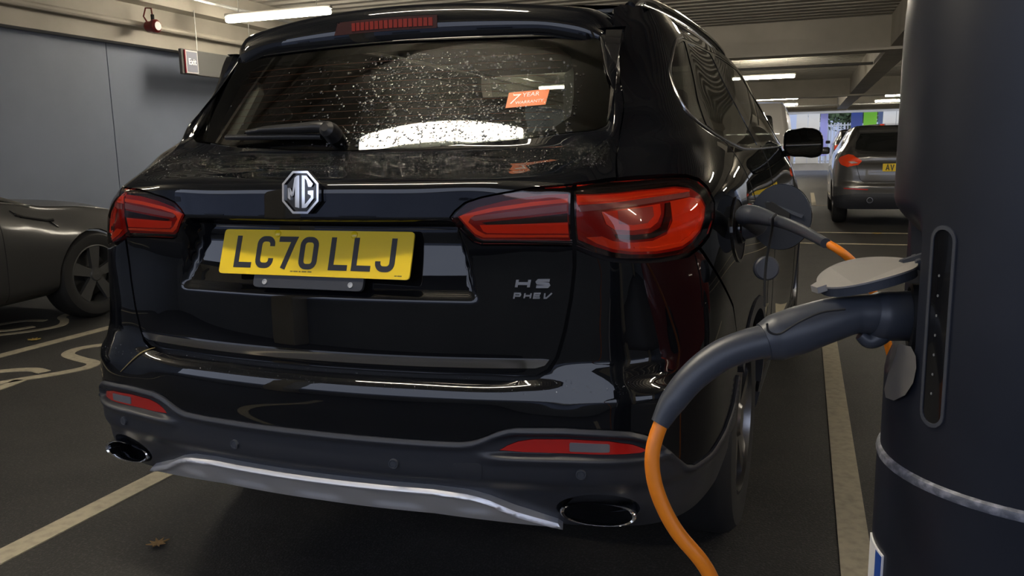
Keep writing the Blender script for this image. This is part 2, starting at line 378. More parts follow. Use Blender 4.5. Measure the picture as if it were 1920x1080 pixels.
def lut(F,s,z):
    s=np.clip(np.asarray(s,float),0,SG[-1]); z=np.clip(np.asarray(z,float),ZG[0],ZG[-1])
    j=np.clip(np.searchsorted(SG,s)-1,0,len(SG)-2); i=np.clip(((z-ZG[0])/.003).astype(int),0,len(ZG)-2)
    a=((s-SG[j])/(SG[j+1]-SG[j]))[...,None]; b=((z-ZG[i])/.003)[...,None]
    return (F[i,j]*(1-a)+F[i,j+1]*a)*(1-b)+(F[i+1,j]*(1-a)+F[i+1,j+1]*a)*b
def S(s,z): return lut(G,s,z)
def SN(s,z):
    n=lut(N,s,z); return n/np.linalg.norm(n,axis=-1,keepdims=True)
def s_at(val,z,axis):
    "arc parameter where the shell at height z has x (axis 0, rear) or y (axis 1, side) = val"
    ss=np.linspace(0,1.25 if axis==0 else 5.2,2600)
    p=S(ss,np.full(len(ss),z))[:,axis]
    if axis==0: k=int(np.argmax(p[:]>=val)) if (p>=val).any() else len(p)-1
    else:
        k=int(np.argmax(p>=val))
    return ss[k]
def body(s, z):
    "the shell on both sides: negative s is the left half"
    s = np.asarray(s, float); z = np.asarray(z, float); sg = np.where(s < 0, -1., 1.)
    P = S(np.abs(s), z).copy(); n = SN(np.abs(s), z).copy(); P[..., 0] *= sg; n[..., 0] *= sg
    return P, n
# ------------------------------------------------------------------ the car park
ASPHALT = mat('asphalt', (.016, .0155, .0152), .62, noise=(3.0, (.030, .0285, .027), .35, .72), bump=(160, .55, .004))
def speckle(m):
    "fine pale aggregate in the asphalt"
    n = m.node_tree; b = n.nodes['Principled BSDF']; src = b.inputs['Base Color'].links[0].from_socket
    t = n.nodes.new('ShaderNodeTexCoord'); x = n.nodes.new('ShaderNodeTexNoise'); x.inputs['Scale'].default_value = 130; x.inputs['Detail'].default_value = 3
    r = n.nodes.new('ShaderNodeValToRGB'); r.color_ramp.elements[0].position = .5; r.color_ramp.elements[1].position = .78
    mx = n.nodes.new('ShaderNodeMix'); mx.data_type = 'RGBA'; mx.inputs[7].default_value = (.075, .070, .064, 1)
    n.links.new(t.outputs['Object'], x.inputs['Vector']); n.links.new(x.outputs['Fac'], r.inputs['Fac']); n.links.new(r.outputs['Color'], mx.inputs[0]); n.links.new(src, mx.inputs[6]); n.links.new(mx.outputs[2], b.inputs['Base Color'])
speckle(ASPHALT)
WALLBLUE = mat('blue_grey_wall', (.205, .238, .318), .6, noise=(1.2, (.175, .204, .275), .35, .7), bump=(40, .08, .004))
CONCRETE = mat('pale_concrete', (.50, .465, .40), .7, noise=(2.2, (.42, .39, .33), .35, .7), bump=(25, .15, .004))
DECK = mat('painted_steel_deck', (.44, .415, .365), .55, noise=(1.5, (.37, .35, .31), .35, .7))
STEEL = mat('galvanised_pipe', (.45, .45, .44), .4, metal=.6)
PALEPANEL = mat('pale_wall_panel', (.82, .78, .68), .6, noise=(1.0, (.74, .70, .61), .35, .7))
FX0, FX1, FY0, FY1 = -6.6, 13.0, -3.5, 41.0
ZC = 3.3

floor = MB().box(FX0-.2, FX1+.2, FY0-.2, FY1+.5, -.25, 0).build('floor', ASPHALT); tag(floor, kind='structure')
def flat_part(name, polys, m, parent, z=.004):
    "thin painted shapes on the floor, each a flat plate with a real edge"
    b = MB()
    for P in polys:
        v, f = P if isinstance(P, tuple) else (P, [list(range(len(P)))])
        V, Fq = solid_from_flat(v, f, lambda x, y, h: (x, y, h), z); b.add(V, Fq)
    return b.build(name, m, parent, smooth=False)
def strip(x0, x1, y0, y1): return [(x0, y0), (x1, y0), (x1, y1), (x0, y1)]
for x in (-3.627, 1.273, 3.72, -6.07, 6.15):
    flat_part('bay_line', [strip(x-.045, x+.045, -2.2, 4.7)], WHITEPAINT, floor)
flat_part('bay_line', [strip(-1.203-.045, -1.203+.045, -2.2, 4.7)], WHITEPAINT, floor)
for y in (9.0, 10.4, 16.0): flat_part('bay_line', [strip(-6, 12.5, y-.04, y+.04)], WHITEPAINT, floor)
for x in (1.3, 3.75, 6.2, -1.2, -3.65): flat_part('bay_line', [strip(x-.045, x+.045, 16.05, 20.8)], WHITEPAINT, floor)
for x in (.55,): flat_part('bay_line', [strip(x-.05, x+.05, 24, 36)], WHITEPAINT, floor)
# electric-vehicle symbol painted in the bay beside: lead with a double bend and the ring of the plug
def floor_mark(px, wdt, parent=floor):
    P = smooth_path([np.r_[p, 0] for p in px], 60)[:, :2]
    return stroke2d(P, wdt)
lead = [(-3.05, 2.42), (-3.20, 2.25), (-3.29, 2.10), (-3.235, 1.96), (-3.06, 1.885), (-2.895, 1.835), (-2.84, 1.735), (-2.90, 1.575), (-2.99, 1.44), (-3.05, 1.32), (-3.10, 1.20)]
ring = [(-3.00, 1.59), (-3.13, 1.61), (-3.27, 1.53), (-3.36, 1.38), (-3.36, 1.2), (-3.27, 1.06), (-3.12, 1.02), (-2.99, 1.10), (-2.95, 1.25), (-2.98, 1.42)]
flat_part('bay_symbol', [floor_mark(lead, .075), floor_mark(ring, .07)], WHITEPAINT, floor)
lead2 = [(-4.4, 3.05), (-4.32, 2.88), (-4.18, 2.78), (-4.05, 2.62), (-4.1, 2.42), (-4.25, 2.22), (-4.42, 2.05)]
ring2 = [(-4.33, 2.74), (-4.48, 2.7), (-4.55, 2.52), (-4.45, 2.34), (-4.28, 2.4), (-4.22, 2.55)]
flat_part('bay_symbol', [floor_mark(lead2, .06), floor_mark(ring2, .06)], WHITEPAINT, floor)

# left wall: tall painted panels with a shadow joint between them
wl = MB().box(-6.75, -6.56, FY0-.2, FY1, 0, ZC).build('wall_left', WALLBLUE); tag(wl, kind='structure')
ys = [FY0-.2, -.18, 5.74, 11.66, 17.6, 23.5, FY1]
for a, b in zip(ys[:-1], ys[1:]): MB().box(-6.56, -6.5, a+.006, b-.006, .0, 2.53).build('wall_panel', WALLBLUE, wl)
eb = MB().box(-6.55, -6.32, FY0-.2, FY1, 2.53, 2.98); eb.box(-6.55, -6.1, FY0-.2, FY1, 2.98, ZC)
t1 = eb.build('trim_1', CONCRETE); tag(t1, kind='structure')
wr_ = MB().box(FX1, FX1+.2, FY0-.2, FY1, 0, ZC).build('wall_right', WALLBLUE); tag(wr_, kind='structure')
# rear edge of the deck behind the camera: parapet, columns and the open strip of daylight above
wb = MB().box(FX0, FX1, FY0-.2, FY0, 0, 1.0).build('wall_back', WALLBLUE); tag(wb, kind='structure')
for x in (-2.45, 4.6, 11.0): tag(MB().rbox((x, FY0+.25, ZC/2), (.42, .42, ZC), .03).build('trim_2', CONCRETE), kind='structure')
nb = empty('neighbour_building', (0, -13, -1.2)); tag(nb, 'blue-grey building across the yard, seen only mirrored in the paint', 'building')
NB = mat('neighbour_wall', (.30, .33, .42), .8, noise=(.6, (.24, .27, .35), .35, .7))
MB().box(-30, 30, -14, -12, -1.2, 2.7).build('facade', NB, nb); MB().box(-30.2, 30.2, -14, -11.8, 2.7, 2.85).build('coping', CONCRETE, nb)
for i in range(11): MB().box(-26+i*5, -24.2+i*5, -12.02, -11.95, -.2, 1.2).build('window', mat('neighbour_window', (.05, .06, .08), .1), nb)
yard = MB().box(-60, 60, -80, FY0-.2, -1.3, -1.2).build('ground', ASPHALT); tag(yard, kind='structure')
# ceiling: profiled steel deck with ribs across, carried by deep beams
def deck(y0, y1, x0, x1, z=ZC, per=.30, h=.055):
    prof = []; y = y0
    while y < y1-1e-6:
        prof += [(y, z), (y+per*.42, z), (y+per*.50, z+h), (y+per*.92, z+h)]; y += per
    prof.append((min(y, y1), z)); n = len(prof)
    v = [(x0, p[0], p[1]) for p in prof]+[(x1, p[0], p[1]) for p in prof]
    f = [(i, i+1, n+i+1, n+i) for i in range(n-1)]
    k = len(v); v += [(x0, y0, z+.2), (x1, y0, z+.2), (x1, y1, z+.2), (x0, y1, z+.2)]; f.append((k, k+1, k+2, k+3))
    return v, f
v, f = deck(FY0-.2, 38.7, FX0, FX1+.2)
ceil = obj('ceiling', v, f, DECK, smooth=False); tag(ceil, kind='structure')
bn = 0
for y in (-3.6, .6, 13.4, 26.7, 38.2):
    b = MB()
    if y < 5: b.box(FX0, FX1, y-.2, y+.2, 2.92, ZC+.01)
    else: b.box(-6.3, FX1, y, y+.45, 2.75, ZC+.01)
    tag(b.build('trim_3', CONCRETE, smooth=False), kind='structure')
for x in (2.35, -9.0):
    if x > 0: tag(MB().box(x, x+.42, 11.0, 38.6, 2.80, ZC+.012).build('trim_4', CONCRETE, smooth=False), kind='structure')
# conduits
def pipe(pts, r, name='conduit', label='', m=STEEL, group='conduits under the deck'):
    o = MB().tube(pts, r, 10).build(name, m); return tag(o, label, 'pipe', group)
pipe([(-6.22, FY0, 2.74), (-6.22, FY1-.5, 2.74)], .035, label='long pale conduit running along the blue wall below the ceiling', m=CONCRETE)
pipe([(-5.75, FY0, 3.05), (-5.75, FY1-.5, 3.05)], .022, label='thin upper conduit under the deck beside the blue wall')
for yy, zz, x0, x1 in ((17.0, 2.86, -3, 2.34), (28.2, 2.9, -5, 2.34), (35.0, 2.85, -5, 12)):
    pipe([(x0, yy, zz), (x1, yy, zz)], .03, label='grey conduit crossing under the deck, %s' % ('nearest of the three' if yy < 20 else 'middle one of the three' if yy < 30 else 'farthest of the three'))

# tube luminaires
DIFF = mat('lit_diffuser', (1, 1, 1), .4, emit=LAMP_POWER, emit_col=(1.0, .90, .72))
HOUS = mat('lamp_housing', (.55, .54, .50), .5)
def luminaire(name='tube_light'):
    e = empty(name)
    MB().rbox((0, 0, .055), (1.5, .055, .05), .012, 2).build('housing', HOUS, e)
    MB().rbox((0, 0, 0), (1.46, .095, .06), .028, 3).build('diffuser', DIFF, e)
    for x in (-.55, .55): MB().tube([(x, 0, .07), (x, 0, ZC-2.86+.02)], .005, 6).build('hanger', STEEL, e)
    return e
lum0 = luminaire(); first = True
lamps = [(-4.92, 6.82, 'tube light left of the black spoiler near the blue wall'), (-.25, -.55, None), (-4.92, -.48, None), (4.6, -.48, None), (-.10, 6.82, None), (4.6, 6.82, None),
 (.06, 19.4, 'tube light just right of the sloping roof edge, nearest in the aisle'), (-4.92, 19.4, None), (5.0, 19.4, None), (.05, 29, 'wide tube light above the white van, second in the aisle'), (.0, 33.6, 'small tube light right of the white van roof, farthest in the aisle'),
 (4.35, 29.6, 'upper of the two small tube lights left of the charger'), (4.3, 33.4, 'lower of the two small tube lights left of the charger'), (-4.92, 30, None), (9.2, 6.8, None), (9.2, 19.4, None), (9.2, -.5, None)]
for x, y, lb in lamps:
    o = lum0 if first else copy_tree(lum0); first = False
    o.location = (x, y, 2.86); tag(o, lb or 'ceiling tube light outside the picture', 'light', 'tube lights under the deck')
# ------------------------------------------------------------------ far end: pale panels and openings onto the street
def far_wall():
    b = MB(); Y = 41.7
    b.box(FX0, FX1, Y, Y+.2, 2.76, ZC); b.box(FX0, FX1, Y, Y+.2, 0, .35)
    w_ = b.build('wall_far', CONCRETE, smooth=False); tag(w_, kind='structure')
    for x0, x1 in ((-6.5, -2.5), (.62, 1.72), (4.55, 8.0), (8.05, 12.9)):
        n = max(1, round((x1-x0)/.55)); d = (x1-x0)/n
        for i in range(n): MB().box(x0+i*d+.01, x0+(i+1)*d-.01, Y-.02, Y+.16, .35, 2.76).build('wall_panel', PALEPANEL, w_)
    return w_
wf = far_wall()
PAVE = mat('street_paving', (.32, .31, .30), .8, noise=(2, (.26, .25, .25), .35, .7))
tag(MB().box(-30, 40, 41.5, 75, -.12, -.02).build('street', PAVE), kind='structure')
# street fence of upright bars
FENCE = mat('pale_fence_paint', (.55, .56, .58), .5)
fe = empty('street_fence', (3.0, 44, 0)); tag(fe, 'pale upright-bar fence seen through the far opening', 'fence')
for k in range(26): MB().box(1.0+k*.16, 1.05+k*.16, 43.98, 44.02, .02, 2.35).build('bar', FENCE, fe)
for z in (.35, 2.2): MB().box(.95, 5.1, 43.97, 44.03, z, z+.06).build('rail', FENCE, fe)
# signs
def sign(name, x0, x1, z0, z1, y, c, label, txt=None):
    e = empty(name, ((x0+x1)/2, y, 0)); tag(e, label, 'sign')
    MB().box(x0, x1, y, y+.05, z0, z1).build('board', mat(name+'_board', c, .5), e)
    for x in (x0+.06, x1-.06): MB().box(x-.03, x+.03, y+.05, y+.11, .02, z1-.1).build('post', STEEL, e)
    if txt:
        v, f = text_mesh(txt, .34); V, Fq = solid_from_flat([(p[0], p[1]) for p in v], f, lambda a, b_, h: ((x0+x1)/2+a, y-h, (z0+z1)/2+b_), .01); MB().add(V, Fq).build('lettering', mat('sign_white', (.85, .85, .85), .5), e, smooth=False)
    return e
sign('green_sign', 3.75, 4.35, 2.05, 3.0, 42.6, (.22, .62, .04), 'bright green board outside the far opening')
sign('navy_sign', 3.18, 3.70, 2.05, 3.0, 42.6, (.05, .09, .35), 'navy blue board beside the green board outside')
sign('slate_sign', 4.42, 4.62, 2.05, 3.0, 42.7, (.10, .14, .28), 'narrow slate board right of the green board outside')
sign('violet_banner', 1.75, 2.1, .7, 3.0, 42.2, (.42, .42, .85), 'tall violet banner left of the street fence')
# tree behind the fence
LEAF = mat('tree_leaf', (.045, .08, .03), .7, noise=(6, (.08, .12, .05), .35, .65))
tr = empty('street_tree', (3.4, 50, 0)); tag(tr, 'dark green tree behind the street fence', 'tree')
MB().tube([(3.4, 50, 0), (3.45, 50, 1.2), (3.35, 50.1, 2.4), (3.5, 50, 3.6)], [.16, .13, .11, .06], 8).build('trunk', mat('bark', (.06, .05, .04), .9), tr)
def leaves(c, r, n, size):
    rng = np.random.RandomState(3); b = MB()
    for i in range(n):
        d = rng.normal(size=3); d /= np.linalg.norm(d); p = np.array(c)+d*np.array(r)*(.45+.55*rng.rand()); a = rng.normal(size=3); a /= np.linalg.norm(a); q = np.cross(a, d); q /= np.linalg.norm(q); a = np.cross(q, d)
        s_ = size*(.6+.8*rng.rand()); b.add([p-a*s_, p+q*s_*.5, p+a*s_, p-q*s_*.5], [(0, 1, 2, 3)])
    return b
lv = leaves((3.4, 50, 3.6), (2.6, 2.0, 1.7), 2600, .16).build('foliage', LEAF, tr, smooth=False); tag(lv, kind='stuff')
# pale building across the street
bd = empty('street_building', (6, 70, 0)); tag(bd, 'pale blue-grey building across the street beyond the openings', 'building')
BW = mat('street_building_wall', (.42, .45, .52), .8, noise=(.4, (.36, .39, .46), .35, .7))
MB().box(-26, 34, 70, 80, 0, 11).build('facade', BW, bd)
for i in range(14):
    for z in (1.0, 4.2, 7.4): MB().box(-23+i*4, -21.2+i*4, 69.94, 70.02, z, z+1.7).build('window', mat('street_window', (.06, .08, .11), .1), bd)

# ------------------------------------------------------------------ things on the left wall
BX = -6.05
bo = empty('grey_board', (BX-.03, 7.2, 2.36)); tag(bo, 'long grey board hung along the blue wall behind the Exit sign', 'board')
MB().rbox((BX-.025, 7.25, 2.365), (.045, 1.62, .30), .006, 1).build('panel', mat('grey_board', (.09, .09, .088), .6), bo)
for y in (6.75, 7.8): MB().tube([(BX-.025, y, 2.51), (BX-.025, y, 3.0)], .006, 6).build('hanger', STEEL, bo)
ex = empty('exit_sign', (BX+.01, 6.58, 2.36)); tag(ex, 'small white-framed Exit sign on the end of the grey board', 'sign')
MB().rbox((BX+.012, 6.590, 2.365), (.020, .215, .275), .004, 1).build('frame', mat('exit_frame', (.55, .54, .54), .4), ex)
MB().box(BX+.022, BX+.025, 6.500, 6.680, 2.245, 2.485).build('panel', mat('exit_panel', (.21, .22, .27), .4), ex)
MB().box(BX+.004, BX+.023, 6.476, 6.482, 2.228, 2.502).build('edge', mat('exit_edge', (.45, .03, .05), .4), ex)
v, f = text_mesh('Exit', .105, .002); V, Fq = solid_from_flat([(p[0], p[1]) for p in v], f, lambda a, b_, h: (BX+.025+h, 6.590+a*.82, 2.365+b_), .003)
MB().add(V, Fq).build('lettering', mat('exit_white', (.85, .85, .87), .4), ex, smooth=False)
rd = empty('red_sounder', (-6.0, 6.2, 2.83)); tag(rd, 'small red alarm sounder with a cable loop on the conduit', 'alarm')
RDM = mat('sounder_red', (.13, .010, .009), .35)
c_ = np.array([-6.08, 6.05, 2.72])
MB().lathe([(0, -.10), (.045, -.10), (.06, -.08), (.06, .0), (.075, .01), (.075, .05), (.05, .07), (0, .07)], c_, 'x', 20).build('body', RDM, rd)
MB().lathe([(.02, -.05), (.02, .13)], c_+np.array([0, 0, .0]), 'z', 10).build('stem', BLACK, rd)
MB().tube([c_+np.array((-.07, 0, .03)), c_+np.array((-.13, 0, .12)), c_+np.array((-.09, 0, .21)), c_+np.array((-.01, 0, .20)), c_+np.array((.0, 0, .12))], .009, 8).build('cable_loop', RDM, rd)
# ------------------------------------------------------------------ the black SUV
suv = empty('black_suv', (0, 2.1, 0)); tag(suv, 'large black sport utility car seen from behind, plugged in to charge', 'car')
def shear_x(y):
    'the car stands a little askew in its bay, nose to the right'
    return .044*(np.sqrt((y-.15)**2+.01)+(y-.15))/2
def both(half): return half, [(-p[0], p[1]) for p in half]
# plate recess pressed into the tailgate
def sm(x, a, b):
    t = np.clip((x-a)/(b-a), 0, 1); return t*t*(3-2*t)
def recess_depth(s, z):
    "how far the tailgate skin is pressed in (metres, along y)"
    P, n = body(s, z); x = np.abs(P[..., 0])
    q = .012+.31*(z-.886)
    half = .362+.042*np.clip((1.05-z)/.17, 0, 1)
    mask = (1-sm(x, half-.014, half+.014))*sm(z, .868, .894)*(1-sm(z, 1.036, 1.057))
    return np.maximum(q, 0)*mask
def gate_ev(s, z):
    P, n = body(s, z); P = P.copy(); P[..., 1] += recess_depth(s, z)
    e = .0015; A = lambda a, b: body(a, b)[0]+np.stack([np.zeros_like(a), recess_depth(a, b), np.zeros_like(a)], -1)
    ds = A(s+e, z)-A(s-e, z); dz = A(s, z+e)-A(s, z-e); n = np.cross(ds, dz); n /= np.linalg.norm(n, axis=-1, keepdims=True)
    return P, n
GATE_SIDE = [(.545, .707), (.572, .722), (.590, .75), (.607, .81), (.620, .88), (.6275, .95), (.6275, 1.131), (.709, 1.1375), (.750, 1.1395), (.757, 1.16), (.768, 1.22), (.791, 1.306), (.818, 1.37), (.838, 1.43), (.845, 1.50)]
GLASS_R = [(.182, 1.217), (.455, 1.234), (.600, 1.250), (.634, 1.262), (.640, 1.278), (.632, 1.32), (.617, 1.376), (.604, 1.432), (.59, 1.465), (.56, 1.492)]
LIN = [(.361, 1.062), (.372, 1.076), (.395, 1.094), (.43, 1.105), (.472, 1.113), (.539, 1.124), (.6275, 1.1295), (.6275, .997), (.498, 1.000), (.425, 1.000), (.408, 1.006), (.392, 1.024)]
LOUT = [(.634, 1.130), (.709, 1.134), (.829, 1.136), (.96, 1.1375), (1.02, 1.135), (1.07, 1.125), (1.108, 1.105), (1.140, 1.069), (1.126, 1.031), (1.088, .996), (1.037, .975), (.984, .961), (.882, .959), (.792, .963), (.727, .968), (.673, .981), (.634, .996)]
LIN_L = [(-a, b) for a, b in LIN]; LOUT_L = [(-a, b) for a, b in LOUT]
glass_out = mirror([(0, 1.212)]+GLASS_R+[(0, 1.50)])
gate_out = mirror([(0, .703), (.3, .703), (.50, .7035)]+GATE_SIDE+[(.6, 1.515), (0, 1.52)])
gate = patch('tailgate', gate_out, PAINT, gate_ev, suv, holes=[glass_out, LIN, LIN_L], step=(.009, .005), gap=.002)
# dark inner shell behind the gaps
inner = mirror([(0, .40), (.9, .40), (1.26, .42), (1.30, .72), (1.5, .86), (1.85, .86), (2.1, .72), (2.1, .3), (3.9, .3), (3.9, .8), (4.2, .86), (4.6, .86), (4.8, .7), (4.8, .4), (5.915, .4), (5.915, .98), (4.1, 1.02), (3.9, 1.14), (1.7, 1.14), (1.2, 1.18), (.9, 1.17), (.7, 1.165), (0, 1.17)])
patch('inner_shell', inner, BLACK, body, suv, step=(.05, .03), thick=.004, offfn=lambda s, z: -.035-.085*(1-sm(np.abs(s), .42, .52))*sm(z, .80, .86)*(1-sm(z, 1.06, 1.12)))
# bumper
MATTE_TOP = [(0, .558), (.318, .557), (.382, .558), (.405, .561), (.424, .567), (.445, .576), (.466, .586), (.488, .593), (.512, .597), (.613, .598), (.714, .594), (.764, .588), (.797, .577), (.84, .549), (.885, .508), (.915, .484), (.945, .474), (1.035, .478), (1.14, .505), (1.24, .545), (1.30, .60)]
bump_out = mirror([(0, .5585)]+[(a, b+.001) for a, b in MATTE_TOP[1:]]+[(1.318, .66), (1.245, .795), (1.10, .912), (1.032, .967), (.984, .954), (.882, .952), (.792, .956), (.727, .961), (.673, .974), (.634, .989), (.633, .95), (.6255, .88), (.6125, .81), (.5955, .75), (.5775, .7185), (.549, .7005), (.50, .6965), (.3, .6965), (0, .6965)])
bumper = patch('bumper', bump_out, PAINT, body, suv, step=(.014, .006), gap=.0012)
def matte_edge(s, z):
    return .0
EXH = [(.690+.100*math.cos(t), .394+.043*math.sin(t)) for t in np.linspace(0, 2*math.pi, 28, endpoint=False)]
REFL = [(.467, .5405), (.487, .553), (.511, .563), (.547, .5695), (.63, .571), (.715, .5675), (.77, .557), (.797, .545), (.805, .538), (.79, .534), (.70, .5355), (.612, .537), (.52, .5375)]
matte_out = mirror([(0, .372), (.30, .370), (.50, .356), (.62, .344), (.80, .340), (1.0, .345), (1.16, .36), (1.285, .40), (1.275, .5), (1.30, .60)]+MATTE_TOP[-2:0:-1]+[(0, .558)])
REFL_L = [(-a, b) for a, b in REFL]; EXH_L = [(-a, b) for a, b in EXH]
def ridge(s, z):
    "raised lip along the upper edge and hollow round the reflectors"
    a = np.abs(s); top = np.interp(a, [p[0] for p in MATTE_TOP], [p[1] for p in MATTE_TOP]); d = top-z
    lip = .007*np.exp(-((d-.010)/.007)**2)
    hol = -.010*sm(a, .43, .50)*(1-sm(a, .80, .86))*sm(z, .525, .535)*sm(d, .012, .024)
    step_ = .006*sm(z, .505, .522)*(1-sm(z, .528, .536))*sm(a, .40, .47)*(1-sm(a, .83, .9))
    low = -.018*(1-sm(z, .435, .475))*(1-.4*sm(a, .5, .62))
    return lip+hol+step_+low+.004
lower = patch('lower_bumper', matte_out, PLASTIC, body, suv, holes=[REFL, REFL_L, EXH, EXH_L], step=(.012, .005), offfn=ridge, thick=.03)
for R_, sg in ((REFL, 1), (REFL_L, -1)):
    r_ = patch('reflector', R_, REFLECTOR, body, suv, step=(.02, .008), off=-.005, gap=.001)
    q = [(.628, .563), (.718, .5605), (.718, .5415), (.628, .5425)]
    patch('clear_insert', rounded([(sg*a, b) for a, b in q], .004), mat('reflector_clear', (.16, .15, .16), .25, coat=.8), body, r_, step=(.02, .01), off=-.003, thick=.003)
# silver skid plate with pressed pockets
def pocket(s, z):
    a = np.abs(s); p = 0
    for c0, hw in ((.0, .085), (.21, .085), (.40, .06)): p = p+(1-sm(np.abs(a-c0), hw-.05, hw+.01))*(1-sm(z, .398, .43))*sm(z, .372, .392)
    return .004-.007*p+.012*np.exp(-((z-np.interp(a, [0, .31, .39, .441, .501, .551, .59], [.441, .441, .434, .42, .392, .375, .362])+.008)/.006)**2)
skid_out = mirror([(0, .372), (.30, .370), (.48, .355), (.575, .347), (.60, .352), (.59, .362), (.551, .375), (.501, .392), (.465, .409), (.441, .420), (.415, .428), (.39, .434), (.31, .441), (0, .441)])
patch('skid_plate', skid_out, SATIN, body, suv, step=(.012, .004), offfn=pocket, thick=.03)
# chrome strip at the foot of the tailgate
patch('chrome_strip', mirror([(0, .7225), (.30, .723), (.545, .7255), (.566, .732), (.574, .743), (.56, .7445), (.3, .743), (0, .7425)]), mat('strip_chrome', (.50, .49, .48), .12, metal=1), body, gate, step=(.02, .004), off=.007, thick=.010)
# parking sensors, towing cover
for s_, z_ in ((.221, .498), (.654, .494), (-.221, .498), (-.654, .494)):
    P, n = body(np.array([s_]), np.array([z_])); P, n = P[0], n[0]; R3 = Vector(n).to_track_quat('Z', 'Y').to_matrix()
    b = MB().lathe([(0, .004), (.0075, .004), (.0085, .003), (.0090, .0045), (.0115, .0045), (.0120, -.004)], n=20); b.v = [tuple(R3 @ Vector(p)+Vector(P+n*.0055)) for p in b.v]
    b.build('parking_sensor', mat('sensor_ring', (.045, .05, .062), .35), lower)
tow = rounded([(.364, .474), (.429, .472), (.431, .511), (.362, .509)], .010)
patch('towing_cover', tow, PLASTIC, body, lower, step=(.02, .01), off=.0065, thick=.006)
# exhaust tips
for sg in (1, -1):
    c0 = np.array([.674*sg, -.062, .392]); ax = Vector((sg*.12, -.99, 0)).normalized(); sd = Vector((-ax.y*sg*sg, ax.x, 0)); b = MB(); n = 40
    prof = [(.9, .10), (.97, .0), (1.0, -.028), (1.0, -.034), (.965, -.037), (.90, -.034), (.86, -.02), (.80, .10)]
    v = []
    for r, h in prof:
        for k in range(n):
            t = 2*math.pi*k/n; ct, st = math.cos(t), math.sin(t); e = .9
            v.append(Vector(c0)+sd*(.086*r*abs(ct)**e*(1 if ct > 0 else -1))+Vector((0, 0, 1))*(.0275*r*abs(st)**e*(1 if st > 0 else -1))-ax*h*1.0)
    f = [(i*n+k, i*n+(k+1) % n, (i+1)*n+(k+1) % n, (i+1)*n+k) for i in range(len(prof)-1) for k in range(n)]
    tip = b.add(v, f).build('exhaust_tip', CHROME, suv)
    MB().add([v[(len(prof)-1)*n+k] for k in range(n)], [list(range(n))]).build('dark_bore', BLACK, tip)
